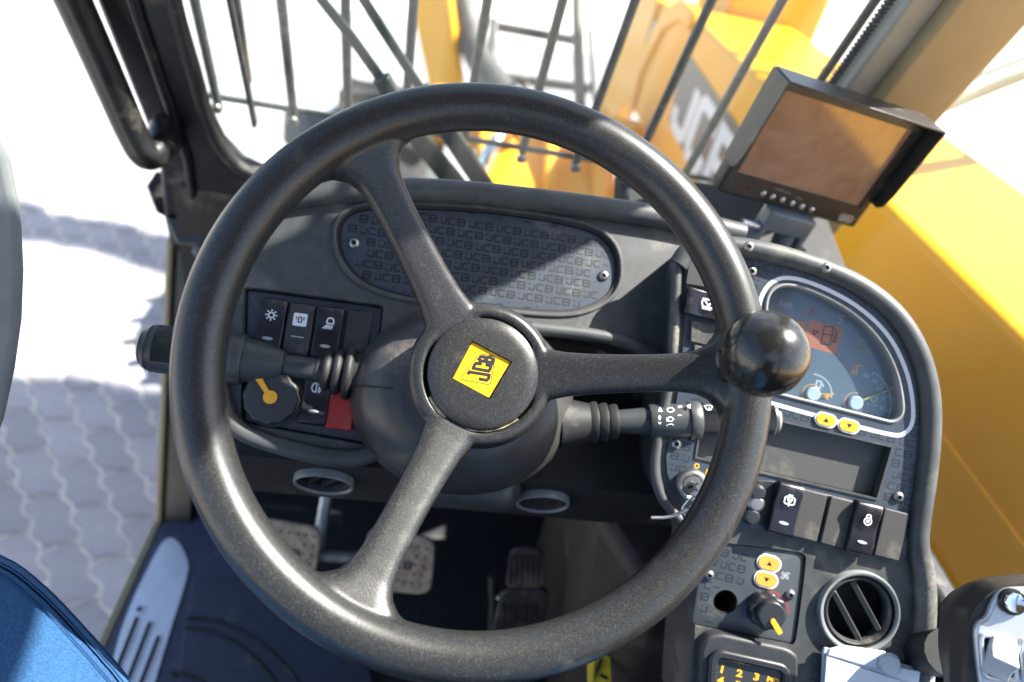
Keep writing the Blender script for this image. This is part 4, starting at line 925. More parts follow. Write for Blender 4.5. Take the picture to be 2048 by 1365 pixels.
# ---- heater panel
hz = -.0018
hp = prism('heater_panel', inner(hv, .0008), -.0038, hz, mat('heater_panel_blue', (.050, .058, .068), .45, grain=('n', 2000, .12), dust=(DUST, .2, 16)), con, bev=.0005)
cut(hp, [(circ(.0103, 32, *hole), -.05, .02)])
lathe('hole_liner', [(.0104, -.0385), (.0104, -.0020), (.0098, -.0020), (.0098, -.0385)], HOLE, con, seg=32, M=Matrix.Translation((*hole, 0)))
pk = CN.loc(1535, 1228)
logo_field('printed_logos', inner(hv, .0024), .0054, .0250, .0100, hz + 4e-5, PRINT2, con, skip=lambda x, y: math.hypot(x - hole[0], y - hole[1]) < .0125 or math.hypot(x - pk[0], y - pk[1]) < .020 or x > CN.loc(1500, 1150)[0])
capsule('fan_button', 1541, 1129, .002, .0185, .0115, ORANGE, con, 1, hz); capsule('fan_button', 1535, 1162, .002, .0185, .0115, ORANGE, con, -1, hz)
p = CN.loc(1572, 1153); strokes('fan_symbol', [[(p[0] + .0034 * a, p[1] + .0034 * b) for a, b in l] for l in ([(0, 0), (-.3, .6), (-.8, .7), (-.9, .2), (0, 0)], [(0, 0), (.6, .3), (.9, .8), (.3, .9), (0, 0)], [(0, 0), (.3, -.6), (.8, -.7), (.9, -.2), (0, 0)], [(0, 0), (-.6, -.3), (-.9, -.8), (-.3, -.9), (0, 0)])], .0007, hz + 5e-5, GREYP, con)
strokes('heat_scale', [parc(pk, .0188, 15, 110)], .0010, hz + 5e-5, mat('red_scale', (.45, .03, .03), .5), con); strokes('cool_scale', [parc(pk, .0188, 118, 235)], .0009, hz + 5e-5, mat('blue_scale', (.03, .10, .35), .5), con)
p = CN.loc(1540, 1228, .012); hk = empty('x', Matrix.Identity(4)); hk.name = 'heater_knob'; hk.parent = con; hk.matrix_local = Matrix.Translation((p[0], p[1], hz))
N = 48; lob = [((.0150 + .0012 * math.cos(8 * 2 * math.pi * i / N)) * math.cos(2 * math.pi * i / N), (.0150 + .0012 * math.cos(8 * 2 * math.pi * i / N)) * math.sin(2 * math.pi * i / N)) for i in range(N)]
prism('knob_body', lob, 0, .012, PLASTIC_SM, hk, bev=.002, seg=3); prism('knob_cap', circ(.0115, 36), .0118, .019, PLASTIC_SM, hk, bev=.0015, seg=3)
q0, q1 = CN.loc(1544, 1240, .019), CN.loc(1562, 1270, .019); prism('pointer', fillet([(x - p[0], y - p[1]) for x, y in bar2(q0, q1, .0022, .0024)], .002), .0188, .0205, YPRINT, hk, bev=.0004)
for x, y in ((1418, 1150), (1580, 1189)): screw(con, *CN.loc(x, y, hz), hz, .0042)
# ---- round vent
gv = vent(con, vc[0], vc[1], .0345, R(-48), RINGM); gv.location.z = .002
# ---- keypad
kpo = cl([(1412, 1272), (1440, 1266), (1575, 1296), (1597, 1312), (1592, 1420), (1398, 1420), (1400, 1300)], .010)
kpd = prism('keypad_housing', fillet(kpo, .012), -.002, .012, PLASTIC, con, bev=.003, seg=4)
kf = cl([(1432, 1310), (1566, 1340), (1560, 1440), (1424, 1440)], .012)
ring('keypad_bezel', inner(fillet(kf, .006), -.006), inner(fillet(kf, .006), .001), .0118, .0165, PLASTIC_SM, con, bev=.0018)
kpf = prism('keypad_face', fillet(kf, .006), .0118, .0128, mat('keypad_face', (.028, .033, .036), .4), con, smooth=0)
for s_, x, y, sz in (('1', 1444, 1340, .0082), ('2', 1479, 1348, .0082), ('3', 1513, 1355, .0082), ('MD', 1546, 1361, .0052), ('4', 1441, 1362, .0082), ('5', 1475, 1371, .0082)):
    text('keypad_digit', s_, sz, YPRINT, kpf, *CN.loc(x, y, .0129), .01286, wide=1.25, bold=.00035)
text('keypad_heading', 'ACCEPT', .0036, YPRINT, kpf, *CN.loc(1479, 1324, .0129), .01286, wide=1.35, bold=.00015)
# ---- pedestal under the console
ped = empty('console_pedestal', Matrix.Identity(4), 'dark brown pedestal below the side console, beside the pedals', 'pedestal')
def solid(name, lo, hi, m, parent, **k):
    n = len(lo); return pyd(name, list(lo) + list(hi), [tuple(range(n)), tuple(range(2 * n - 1, n - 1, -1))] + [(i, (i + 1) % n, n + (i + 1) % n, n + i) for i in range(n)], m, parent, **k)
solid('side_panel', [(.235, .40, 0), (.30, .34, 0), (.46, .34, 0), (.46, .80, 0), (.235, .80, 0)], [(.165, .46, .52), (.22, .38, .50), (.46, .36, .50), (.46, .62, .62), (.165, .62, .66)], BROWN, ped, bev=.015, seg=4)
solid('corner_panel', [(.30, .60, .30), (.47, .55, .30), (.47, .82, .30), (.28, .82, .30)], [(.20, .62, .70), (.47, .60, .70), (.47, .82, .76), (.18, .82, .76)], DARK, ped, bev=.01)
# ================================================================== camera monitor on its bracket
MU, MV = Vector((.992, .048, -.115)), Vector((.115, -.06, .99))
mo = at(1648, 302, .735)
MF = Frame(mo, MU, MV)
ml = lambda l, h=0: MF.locs(l, h)
mon = empty('camera_monitor', MF.mat(), 'small rear view monitor with black sun hood on top of the console', 'monitor')
HS = mat('monitor_plastic', (.028, .026, .024), .38, grain=('n', 1800, .12), var=.1, dust=(DUST, .1, 30))
s4 = ml([(1577, 180), (1818, 262), (1728, 420), (1470, 345)]); xs = [p[0] for p in s4]; ys = [p[1] for p in s4]
x0, x1 = (s4[0][0] + s4[3][0]) / 2, (s4[1][0] + s4[2][0]) / 2; y0, y1 = (s4[3][1] + s4[2][1]) / 2, (s4[0][1] + s4[1][1]) / 2
bz = prism('housing', [(x0 - .012, y0 - .026), (x1 + .012, y0 - .026), (x1 + .012, y1 + .012), (x0 - .012, y1 + .012)], -.024, 0, HS, mon, bev=.004, seg=3)
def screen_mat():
    m = bpy.data.materials.new('dusty_reflection_screen'); m.use_nodes = True; n, l = m.node_tree.nodes, m.node_tree.links; b = n['Principled BSDF']
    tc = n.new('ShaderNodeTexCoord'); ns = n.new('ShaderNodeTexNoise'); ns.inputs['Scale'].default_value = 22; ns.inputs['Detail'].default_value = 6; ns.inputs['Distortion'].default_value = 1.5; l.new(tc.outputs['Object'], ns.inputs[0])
    cr = n.new('ShaderNodeValToRGB'); cr.color_ramp.elements[0].position = .3; cr.color_ramp.elements[0].color = (.26, .145, .095, 1); cr.color_ramp.elements[1].position = .75; cr.color_ramp.elements[1].color = (.36, .215, .15, 1)  # mottled browns put dust and the screen's reflections into the colour
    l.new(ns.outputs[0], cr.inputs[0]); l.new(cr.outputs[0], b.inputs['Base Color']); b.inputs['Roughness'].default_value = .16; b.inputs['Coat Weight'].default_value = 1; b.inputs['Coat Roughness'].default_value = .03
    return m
cut(bz, [([(x0, y0), (x1, y0), (x1, y1), (x0, y1)], -.004, .02)])
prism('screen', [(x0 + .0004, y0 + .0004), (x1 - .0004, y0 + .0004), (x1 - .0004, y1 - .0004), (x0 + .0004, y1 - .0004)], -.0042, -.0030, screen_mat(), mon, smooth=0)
# hood: top and two cheeks that shorten towards the bottom
hx0, hx1, hy1, dep = x0 - .0135, x1 + .0135, y1 + .0135, .024
prism('hood_top', [(hx0 + .002, -.02), (hx1 - .002, -.02), (hx1, dep), (hx0, dep)], -.0011, .0011, HS, mon, M=Matrix.Translation((0, hy1, 0)) @ Matrix.Rotation(R(90), 4, 'X') @ Matrix.Diagonal((1, 1, -1, 1)), bev=.0006)
ch = [(hy1, -.02), (hy1, dep), (y0 + .030, dep * .80), (y0 + .014, dep * .62), (y0 + .008, dep * .30), (y0 + .008, -.02)]
for sx in (hx0, hx1):
    n = len(ch); v = [(sx - .0011, a, b) for a, b in ch] + [(sx + .0011, a, b) for a, b in ch]
    pyd('hood_cheek', v, [tuple(range(n)), tuple(range(2 * n - 1, n - 1, -1))] + [(i, (i + 1) % n, n + (i + 1) % n, n + i) for i in range(n)], HS, mon, bev=.0006)
for i in range(6):
    bx, by = MF.loc(1525 + i * 19.3, 387 + i * 6.4); lathe('button', [(0, 0), (.0035, 0), (.0033, .0022), (.0022, .0032), (0, .0034)], CHROME, mon, seg=18, M=Matrix.Translation((bx, by, 0)))
for s_, x, y in (('POWER', 1566, 381), ('MODE', 1582, 387), ('MENU', 1607, 398)): text('button_text', s_, .0030, GREYP, mon, *MF.loc(x - 8, y - 1), .0001, wide=1.1)
px_, py_ = MF.loc(1484, 376); prism('ir_window', rrect(.019, .0042, .002, cx=px_, cy=py_), -.001, .0004, mat('ir_red', (.06, .018, .012), .25), mon, smooth=0)
px_, py_ = MF.loc(1691, 437); ring('maker_plate', rrect(.0190, .0100, .004, cx=px_, cy=py_), rrect(.0165, .0078, .003, cx=px_, cy=py_), 0, .0008, SILVER, mon)
for k in (-1, 0, 1): prism('plate_bar', rrect(.0140, .0012, .0004, cx=px_, cy=py_ + k * .0021), 0, .0005, GREYP, mon, smooth=0)
# bracket
brk = empty('monitor_bracket', Matrix.Identity(4), 'blue grey clamp bracket and post carrying the monitor', 'bracket')
BRM = mat('bracket_plastic', (.10, .125, .15), .35, var=.1, coat=.2)
bpy.context.view_layer.update()
def bp(x, y, h): return MF.w(*MF.loc(x, y, h), h)
base = bp(1560, 525, -.004)
tube('post', [base - MV * .05, bp(1574, 462, .004)], .0125, BRM, brk, seg=24)
yk = Frame(bp(1566, 452, .006), MU, MV)
kx = prism('yoke', [(-.030, -.012), (-.030, .018), (.030, .018), (.030, -.012), (.040, -.016), (.040, -.034), (.026, -.034), (.022, -.006), (-.022, -.006), (-.026, -.034), (-.040, -.034), (-.040, -.016)], -.012, .012, BRM, brk, M=yk.mat(), bev=.0025, seg=3)
cut(kx, [(rrect(.006, .016, .001, cx=-.024, cy=.006), -.004, .05), (rrect(.006, .016, .001, cx=.031, cy=-.024), -.004, .05)])
tube('clamp_bolt', [yk.w(-.052, -.006, .004), yk.w(-.030, -.006, .004)], .004, SILVER, brk, seg=14)
prism('mount_plate', rrect(.060, .030, .004), -.010, -.004, HS, brk, M=Frame(bp(1580, 412, -.012), MU, MV).mat(), bev=.002)
prism('lever', rrect(.050, .016, .006), -.004, .004, PLASTIC, brk, M=Matrix.Translation(yk.w(-.058, -.030, -.004)) @ yk.mat().to_3x3().to_4x4() @ Matrix.Rotation(R(35), 4, 'Z'), bev=.002)
prism('foot', rrect(.07, .05, .008), -.004, .004, BRM, brk, M=Matrix.Translation(base - MV * .05), bev=.002)
# ================================================================== grab rail and striker on the left pillar
gr = empty('grab_rail', Matrix.Identity(4), 'thick black bent grab rail beside the left windscreen pillar', 'grab rail')
tube('rail', chaikin([at(60, -190, .62), at(146, 0, .69), at(209, 140, .745), at(264, 268, .80), at(292, 318, .82), at(318, 300, .835), at(336, 255, .862)], 3), .0175, BLACKPAINT, gr, seg=24)
lathe('foot_boss', [(0, -.02), (.020, -.02), (.020, .022), (.017, .026), (0, .026)], BLACKPAINT, gr, seg=28, M=orient(at(331, 268, .853), at(340, 232, .868)))
st = empty('door_striker', Matrix.Identity(4), 'black angled striker plate at the foot of the left pillar', 'striker plate')
P = [at(x, y, d) for x, y, d in ((292, 372, .99), (312, 342, .99), (345, 350, 1.0), (352, 445, 1.02), (312, 425, 1.0))]; nn = Vector((.2, -.8, .5)) * .008
pyd('plate', P + [p - nn for p in P], [(0, 1, 2, 3, 4), (9, 8, 7, 6, 5)] + [(i, (i + 1) % 5, 5 + (i + 1) % 5, 5 + i) for i in range(5)], BLACKPAINT, st, bev=.003)
lb = empty('latch_block', Matrix.Identity(4), 'black latch block with bolts under the windscreen corner', 'latch')
P = [at(x, y, 1.0) for x, y in ((328, 432), (440, 452), (440, 500), (352, 490))]; nn = Vector((0, .8, -.5)) * .05
pyd('block', P + [p + nn for p in P], [(0, 1, 2, 3), (7, 6, 5, 4)] + [(i, (i + 1) % 4, 4 + (i + 1) % 4, 4 + i) for i in range(4)], BLACKPAINT, lb, bev=.004)
lathe('bolt', [(0, 0), (.008, 0), (.008, .006), (0, .008)], DULLMETAL, lb, seg=6, M=orient(at(395, 503, 1.0), at(395, 503, .9)))
# ================================================================== floor, mat, tread plate
FLM = mat('floor_rubber', (.014, .015, .018), .75, grain=('n', 1200, .3), var=.15, dust=(DUST, .08, 10))
fl = empty('cab_floor', Matrix.Identity(4)); tag(fl, 'dark blue grey rubber cab floor', None, None, 'structure')
box('floor_sheet', (-.437, -.70, -.02), (.485, .90, .0), FLM, fl)
box('sill_step', (-.436, -.70, .0005), (-.27, .80, .004), mat('sill_rubber', (.055, .06, .105), .62, grain=('n', 1200, .2), var=.12, dust=(DUST, .06, 10)), fl)
FF = Frame((0, 0, 0), (1, 0, 0), (0, 1, 0))
fm = empty('floor_mat', Matrix.Identity(4), 'blue grey rubber floor mat with moulded arc grooves', 'floor mat')
MATM = mat('mat_rubber', (.046, .052, .086), .66, var=.12, dust=(DUST, .06, 12))
n_, l_ = MATM.node_tree.nodes, MATM.node_tree.links
ck = n_.new('ShaderNodeTexVoronoi'); ck.inputs['Scale'].default_value = 240; ck.inputs['Randomness'].default_value = .05; tc_ = n_.new('ShaderNodeTexCoord'); l_.new(tc_.outputs['Object'], ck.inputs['Vector'])
b_ = n_.new('ShaderNodeBump'); b_.inputs['Strength'].default_value = .7; b_.inputs['Distance'].default_value = .0015; l_.new(ck.outputs['Distance'], b_.inputs['Height']); l_.new(b_.outputs[0], n_['Principled BSDF'].inputs['Normal'])
mo_ = FF.locs([(388, 1160), (480, 1165), (700, 1215), (760, 1420), (700, 1700), (330, 1700), (365, 1300)])
mtop = prism('mat_sheet', mo_, 0.0045, .0095, MATM, fm, bev=.002)
for q in ([(376, 1243), (420, 1245), (480, 1265), (540, 1305), (590, 1360), (620, 1420)], [(372, 1262), (420, 1268), (470, 1290), (520, 1330), (560, 1385)], [(345, 1352), (390, 1360), (430, 1390)]):
    tube('groove_rib', chaikin([Vector((*FF.loc(x, y), .0098)) for x, y in q], 2), .003, RUBBER, fm, seg=8)
tp = empty('tread_plate', Matrix.Identity(4), 'pale aluminium tread plate with three slots on the door sill', 'tread plate')
ALU = mat('worn_aluminium', (.62, .64, .68), .48, .75, var=.06, rv=.1, dust=((.4, .38, .34), .1, 40))
to_ = smooth2(FF.locs([(318, 1098), (338, 1078), (358, 1088), (376, 1122), (379, 1150), (340, 1270), (290, 1440), (205, 1440), (240, 1260)]), 2)
pl_ = prism('plate', to_, .0045, .0075, ALU, tp)
sl_ = [fillet([tuple(p) for p in bar2(FF.loc(*a), FF.loc(*b), .0032, .0032)], .003) for a, b in (((277, 1240), (215, 1400)), ((303, 1250), (238, 1420)), ((320, 1278), (262, 1430)))]
h_ = FF.loc(281, 1224)
cut(pl_, [(s, -.01, .02) for s in sl_] + [(circ(.0042, 16, *h_), -.01, .02)])
lathe('hole_rim', [(.0044, .0070), (.009, .0070), (.0085, .0086), (.0048, .0090)], ALU, tp, seg=20, M=Matrix.Translation((*h_, 0)))
for s in sl_: ring('slot_lip', inner(s, -.0022), inner(s, -.0001), .0074, .0092, ALU, tp, bev=.0006)
# ================================================================== pedals
RUST = mat('worn_pedal_metal', (.36, .29, .225), .75, .05, var=.3, vs=70, dust=((.22, .12, .07), .40, 45))
BAR = mat('pedal_bar', (.30, .33, .33), .4, .7, var=.2)
HOLE_DOT = mat('pedal_hole_dark', (.10, .075, .06), .8)  # dark dots: the shade inside the pad's holes put into the colour
def pedal(label, quad, depth, th=.008):
    P = [at(x, y, depth) for x, y in quad]; c = sum(P, Vector()) / 4; f = Frame(c, P[1] - P[0], P[0] - P[3]); t = empty('foot_pedal', f.mat(), label, 'pedal'); t['group'] = 'foot pedals'
    o = fillet([f.to(p)[:2] for p in P], .018); pad = prism('pad', o, -th, 0, RUST, t, bev=.0025, seg=3)
    return t, f
f1, q1 = pedal('rusty perforated brake pedal pad hanging from the grey lever arm', [(516, 1036), (645, 1058), (628, 1165), (500, 1150)], .88)
f2, q2 = pedal('rusty perforated pedal pad half hidden behind the lower spoke', [(735, 1055), (872, 1078), (862, 1192), (720, 1180)], .90)
for t, f in ((f1, q1), (f2, q2)):
    for i in range(7):
        for j in range(5):
            if 2 <= i <= 4 and 1 <= j <= 3: continue
            lathe('hole_dot', [(0, 0), (.0020, 0), (.0016, .0010), (0, .0012)], HOLE_DOT, t, seg=8, M=Matrix.Translation((-.033 + .011 * i, -.024 + .012 * j, 0)))
    strokes('pad_mark', [[(a * .012 - .015, b * .012 - .006) for a, b in pl] for pl in logo(.72)], .0022, .0006, DARK, t)
tube('pedal_arm', [q1.to(at(655, 985, .90)), q1.to(at(640, 1070, .89)), q1.to(at(630, 1100, .885)) - Vector((0, 0, .012))], .0085, BAR, f1, seg=10)
tube('link_bar', [q1.to(at(640, 1112, .90)), q1.to(at(745, 1118, .91))], .0085, BAR, f1, seg=10)
acc = empty('accelerator_pedal', Matrix.Identity(4), 'long dusty black ribbed accelerator pedal beside the pedestal', 'pedal')
A4 = [at(x, y, d) for x, y, d in ((1022, 1098, .90), (1088, 1098, .90), (1086, 1180, .92), (1010, 1180, .92))]; A5 = [at(x, y, d) for x, y, d in ((1004, 1182, .915), (1100, 1182, .915), (1078, 1300, .96), (975, 1300, .96))]
RIBM = mat('ribbed_dusty_rubber', (.030, .030, .030), .7, var=.3, dust=(DUST, .3, 14))
for nm, q in (('upper_pad', A4), ('lower_pad', A5)):
    c = sum(q, Vector()) / 4; f = Frame(c, q[1] - q[0], q[0] - q[3]); o = [tuple(f.to(p)[:2]) for p in q]; prism(nm, fillet(o, .014), -.008, 0, RIBM, acc, M=f.mat(), bev=.002)
    for k in range(7):
        x = -.022 + k * .0073; prism('rib', rrect(.0028, .044 if nm == 'upper_pad' else .062, .001, cx=x), 0.0002, .0022, RIBM, acc, M=f.mat())
tube('hinge_rod', [at(985, 1150, .93), at(988, 1215, .945), at(980, 1330, .98)], .007, RUBBER, acc, seg=10)
lathe('pivot_bolt', [(0, 0), (.006, 0), (.005, .004), (0, .005)], CHROME, acc, seg=14, M=orient(at(995, 1192, .94), at(995, 1192, .8)))
# ================================================================== yellow strap by the pedestal
ys_ = empty('warning_strap', Matrix.Identity(4), 'yellow strap with black markings standing beside the pedestal', 'strap')
P = [at(1176, 1215, .84), at(1206, 1140, .86), at(1214, 1215, .83), at(1226, 1420, .74), at(1180, 1420, .74)]; nn = Vector((.5, -.6, .6)) * .003
pyd('strap', P + [p - nn for p in P], [(0, 1, 2, 3, 4), (9, 8, 7, 6, 5)] + [(i, (i + 1) % 5, 5 + (i + 1) % 5, 5 + i) for i in range(5)], mat('strap_yellow', (.72, .52, .03), .5, var=.1), ys_)
fY = Frame(P[0], P[2] - P[0], P[0] - P[4]); 
for l in ([(1184, 1360), (1204, 1318)], [(1200, 1350), (1216, 1358)], [(1186, 1265), (1200, 1235)]): strokes('marking', [[tuple(fY.loc(x, y, .001)) for x, y in l]], .004, .001, PRINT, ys_, M=fY.mat())
# ================================================================== control joystick
JF = panel(at(1995, 1275, .455), 24, 42)
joy = empty('control_joystick', JF.mat(), 'black joystick head with silver face plate and grey thumb rockers', 'joystick')
jl = lambda l, h=0: JF.locs(l, h)
JB = mat('joystick_rubber', (.020, .019, .019), .45, var=.1, dust=(DUST, .08, 30))
JS = mat('silver_plastic', (.58, .59, .60), .30, .55, var=.04)
jb = smooth2(jl([(1938, 1262), (1941, 1230), (1960, 1205), (1988, 1178), (2030, 1168), (2120, 1160), (2160, 1220), (2160, 1420), (2120, 1500), (1960, 1500), (1930, 1400)]), 2)
c_ = (sum(p[0] for p in jb) / len(jb), sum(p[1] for p in jb) / len(jb)); v, f = [], []
lay = [(1.0, 0), (1.01, -.004), (1.02, -.009), (1.02, -.015), (.98, -.024), (.86, -.038), (.62, -.06)]; n = len(jb)
for s, z in lay: v += [(c_[0] + (a - c_[0]) * s - (.003 if z < -.01 else 0), c_[1] + (b - c_[1]) * s, z) for a, b in jb]
for k_ in range(len(lay) - 1): f += [(k_ * n + i, k_ * n + (i + 1) % n, k_ * n + n + (i + 1) % n, k_ * n + n + i) for i in range(n)]
f += [tuple(range(n)), tuple(range((len(lay) - 1) * n, len(lay) * n))]
pyd('grip', v, f, JB, joy, smooth=50)
jp = smooth2(jl([(1946, 1290), (1944, 1256), (1954, 1240), (1968, 1234), (1980, 1200), (1996, 1178), (2030, 1172), (2110, 1176), (2140, 1220), (2140, 1420), (2100, 1480), (1975, 1480), (1956, 1380)]), 2)
prism('face_plate', jp, -.002, .004, JS, joy, bev=.002, seg=3)
bx, by = JF.loc(2022, 1203, .004)
lathe('button_collar', [(.0068, .003), (.0085, .004), (.0088, .006), (.0080, .0075), (.0068, .007)], BLACKPAINT, joy, seg=32, M=Matrix.Translation((bx, by, 0)))
bt = lathe('chrome_button', [(0, .003), (.0066, .003), (.0066, .0085), (.0058, .0100), (.0035, .0094), (0, .0088)], CHROME, joy, seg=32, M=Matrix.Translation((bx, by, 0)))
GRK = mat('grey_rocker', (.42, .44, .46), .5, var=.04)
for i, dx in enumerate((0, 80)):
    rr_ = fillet(jl([(1957 + dx, 1266 + dx * .14), (2030 + dx, 1278 + dx * .14), (2032 + dx, 1362 + dx * .14), (1964 + dx, 1356 + dx * .14)], .004), .005)
    ring('rocker_frame', inner(rr_, -.001), inner(rr_, .002), .003, .0068, JS, joy, bev=.001)
    prism('rocker_well', inner(rr_, .0018), .002, .0045, DARK, joy, smooth=0)
    cx_, cy_ = sum(p[0] for p in rr_) / len(rr_), sum(p[1] for p in rr_) / len(rr_); pr_ = [(-.0125, 0), (-.0125, .0035), (-.006, .0055), (0, .0105), (.006, .0055), (.0125, .0040), (.0125, 0)]
    n = len(pr_); v = [(cx_ - .0085, cy_ + a, .004 + b) for a, b in pr_] + [(cx_ + .0085, cy_ + a, .004 + b) for a, b in pr_]
    pyd('thumb_rocker', v, [tuple(range(n)), tuple(range(2 * n - 1, n - 1, -1))] + [(i_, (i_ + 1) % n, n + (i_ + 1) % n, n + i_) for i_ in range(n)], GRK, joy, bev=.0012, seg=3)
tube('stem', [JF.to(JF.w(.02, -.03, -.09)), Vector((.03, -.06, -.20)), Vector((.04, -.08, -.35))], .018, RUBBER, joy, seg=16)
# ================================================================== document wallet tucked below the vent
dw = empty('document_wallet', CN.mat(), 'clear plastic wallet of white papers with a round snap below the vent', 'document wallet')
PAPER = mat('white_paper', (.66, .69, .74), .7, var=.03); PLAS = mat('frosted_plastic', (.45, .49, .53), .28, coat=.5, var=.05)
cw = lambda l, h: CN.locs(l, h)
prism('backing', cw([(1646, 1302), (1650, 1296), (1872, 1344), (1866, 1440), (1640, 1440)], .006), .003, .006, PLAS, dw, bev=.001)
prism('paper', cw([(1656, 1312), (1868, 1348), (1866, 1440), (1646, 1440)], .010), .0062, .010, PAPER, dw, bev=.0005)
fp_ = cw([(1655, 1312), (1660, 1300), (1690, 1293), (1772, 1305), (1800, 1325), (1806, 1346), (1792, 1352)], .014)
prism('flap', fp_, .0104, .0130, PLAS, dw, bev=.0008)
prism('front_sheet', cw([(1654, 1314), (1830, 1372), (1826, 1440), (1644, 1440)], .013), .0104, .0126, PAPER, dw, bev=.0004)
sx_, sy_ = CN.loc(1780, 1330, .015); lathe('snap_button', [(0, 0), (.0090, 0), (.0092, .0014), (.0078, .0022), (.0074, .0034), (0, .0040)], PLAS, dw, seg=32, M=Matrix.Translation((sx_, sy_, .0130)))
# ================================================================== seat and open door, beside the camera
seat = empty('operator_seat', Matrix.Identity(4), 'black operator seat facing the steering wheel', 'seat')
SEATM = mat('seat_fabric', (.022, .022, .026), .85, grain=('n', 700, .3))
box('cushion', (-.23, -.42, .34), (.25, .10, .47), SEATM, seat, bev=.05, seg=4); box('base', (-.16, -.36, .0), (.18, .04, .34), RUBBER, seat, bev=.01)
solid('backrest', [(-.22, -.52, .40), (.24, -.52, .40), (.24, -.40, .40), (-.22, -.40, .40)], [(-.20, -.62, 1.15), (.22, -.62, 1.15), (.22, -.53, 1.15), (-.20, -.53, 1.15)], SEATM, seat, bev=.04, seg=4)
tube('armrest', [(-.30, -.30, .60), (-.34, .06, .60)], .025, SEATM, seat, seg=14)
door = empty('open_door', Matrix.Identity(4), 'grey curved edge of the open cab door left of the doorway', 'door')
dpx = [(-60, 180), (-10, 250), (22, 320), (42, 420), (48, 540), (44, 640), (30, 740), (8, 840), (-30, 940), (-90, 1020)]
P = [at(x, y, .46) for x, y in dpx] + [at(-300, 1020, .46), at(-300, 180, .46)]; nn = ray(0, 600).normalized() * .035
n = len(P); pyd('door_panel', P + [p + nn for p in P], [tuple(range(n)), tuple(range(2 * n - 1, n - 1, -1))] + [(i, (i + 1) % n, n + (i + 1) % n, n + i) for i in range(n)], GREYTRIM, door, bev=.008, seg=3)
# ================================================================== the operator's legs
def person():
    J = {'pel': (0, -.13, .56), 'waist': (0, -.20, .72), 'lh': (-.10, -.06, .55), 'lt': (-.205, .135, .575), 'lk': (-.385, .305, .535), 'ls': (-.425, .235, .28), 'la': (-.435, .20, .075),
         'rh': (.10, -.06, .55), 'rt': (.14, .06, .54), 'rk': (.17, .16, .50), 'rs': (.17, .06, .28), 'ra': (.17, -.02, .075), 'lto': (-.52, .27, .035), 'rto': (.18, .10, .035)}
    E_ = [('pel', 'waist'), ('pel', 'lh'), ('lh', 'lt'), ('lt', 'lk'), ('lk', 'ls'), ('ls', 'la'), ('pel', 'rh'), ('rh', 'rt'), ('rt', 'rk'), ('rk', 'rs'), ('rs', 'ra'), ('la', 'lto'), ('ra', 'rto')]
    rad = {'pel': .13, 'waist': .13, 'lh': .095, 'lt': .088, 'lk': .068, 'ls': .058, 'la': .045, 'rh': .095, 'rt': .085, 'rk': .066, 'rs': .058, 'ra': .045, 'lto': .035, 'rto': .035}
    ks = list(J); me = bpy.data.meshes.new('body'); me.from_pydata([J[k] for k in ks], [(ks.index(a), ks.index(b)) for a, b in E_], []); o = bpy.data.objects.new('tmp', me); COL.objects.link(o)
    m = o.modifiers.new('skin', 'SKIN'); s = o.modifiers.new('sub', 'SUBSURF'); s.levels = 3; s.render_levels = 3
    if not me.skin_vertices: 
        bpy.context.view_layer.objects.active = o
    for i, k in enumerate(ks):
        me.skin_vertices[0].data[i].radius = (rad[k], rad[k]); me.skin_vertices[0].data[i].use_root = (k == 'pel')
    bpy.context.view_layer.update(); out = bpy.data.meshes.new_from_object(o.evaluated_get(bpy.context.evaluated_depsgraph_get())); bpy.data.objects.remove(o); return out
DENIM = mat('blue_work_cloth', (.034, .095, .21), 1, spec=.03, var=.30, vs=700)
n_, l_ = DENIM.node_tree.nodes, DENIM.node_tree.links

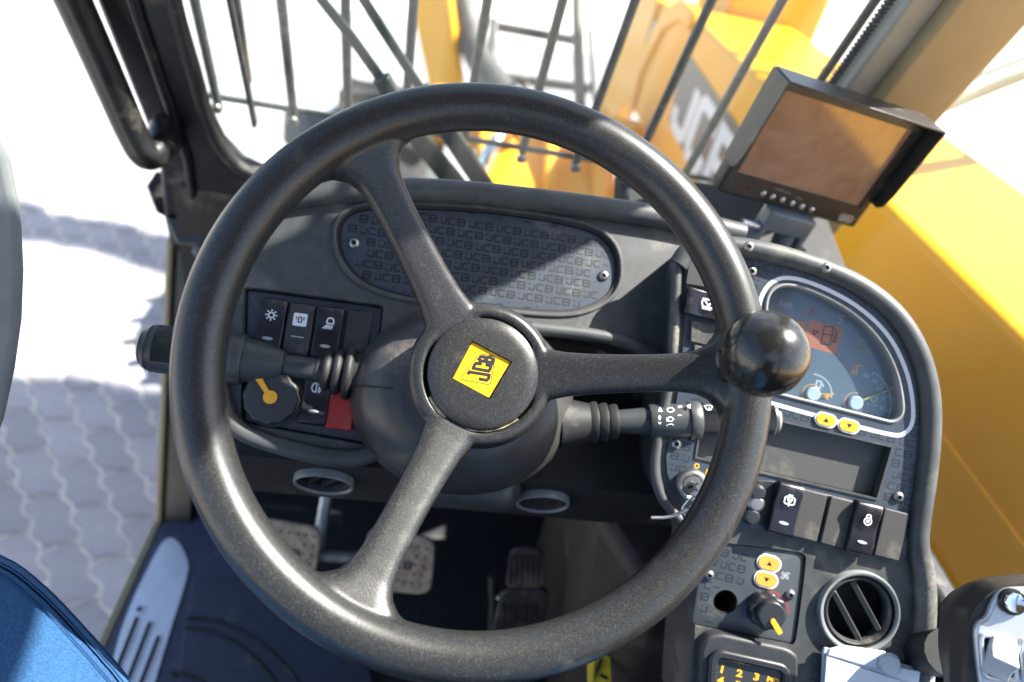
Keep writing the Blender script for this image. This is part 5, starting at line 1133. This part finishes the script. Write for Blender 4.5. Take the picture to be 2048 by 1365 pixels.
tc_ = n_.new('ShaderNodeTexCoord')
nz_ = n_.new('ShaderNodeTexNoise'); nz_.inputs['Scale'].default_value = 750; l_.new(tc_.outputs['Object'], nz_.inputs['Vector']); ad_ = n_.new('ShaderNodeMath'); ad_.inputs[0].default_value = 0; l_.new(nz_.outputs[0], ad_.inputs[1])
b_ = n_.new('ShaderNodeBump'); b_.inputs['Strength'].default_value = .8; b_.inputs['Distance'].default_value = .0012; l_.new(ad_.outputs[0], b_.inputs['Height']); l_.new(b_.outputs[0], n_['Principled BSDF'].inputs['Normal'])
pe = empty('person', Matrix.Identity(4), 'seated person in blue work trousers, knee turned towards the doorway', 'person')
pb = link('trousers', person(), DENIM, pe, smooth=180)
bpy.context.view_layer.update()
from mathutils.bvhtree import BVHTree
bv = BVHTree.FromObject(pb, bpy.context.evaluated_depsgraph_get())
def on_leg(x, y):
    r = ray(x, y).normalized(); h = bv.ray_cast(CAMPOS, r); return h[0], h[1]
SEAMM = mat('seam_cloth', (.050, .130, .27), 1, spec=.03, grain=('n', 1800, .4), var=.1, vs=200); STITCH = mat('navy_thread', (.02, .055, .15), .9, spec=.1)

rows = {3: [], 24: [], 7: [], 20: [], 40: []}; mids = []
for k in range(36):
    bx_, by_ = 20 + k * 9.5, 1060 + k * 9.0; s0 = None
    for q in range(0, 160):
        if on_leg(bx_ - .68 * q, by_ + .73 * q)[0] is not None: s0 = q; break
    if s0 is None: continue
    hs = {d: on_leg(bx_ - .68 * (s0 + d), by_ + .73 * (s0 + d)) for d in rows}
    if all(h[0] is not None for h in hs.values()):
        for d, h in hs.items(): rows[d].append((h[0], h[1]))
n = len(rows[3])
if n > 3:
    v = [p + nn_ * .0012 for p, nn_ in rows[3]] + [p + nn_ * .0016 for p, nn_ in rows[24]]
    pyd('seam_band', v, [(i, i + 1, n + i + 1, n + i) for i in range(n - 1)], SEAMM, pb, smooth=180)
    for d in (7, 20, 40):
        P_ = chaikin([p + nn_ * .0019 for p, nn_ in rows[d]], 1)
        V, F = [], []
        for i in range(0, len(P_) - 1):
            for t in (0, .5):
                a_ = P_[i].lerp(P_[i + 1], t + .04); b_ = P_[i].lerp(P_[i + 1], t + .38); v, f = tube_vf([a_, b_], .0005, 5); F += [tuple(x + len(V) for x in q) for q in f]; V += v
        pyd('stitch_line', V, F, STITCH, pb, smooth=0)['kind'] = 'stuff'
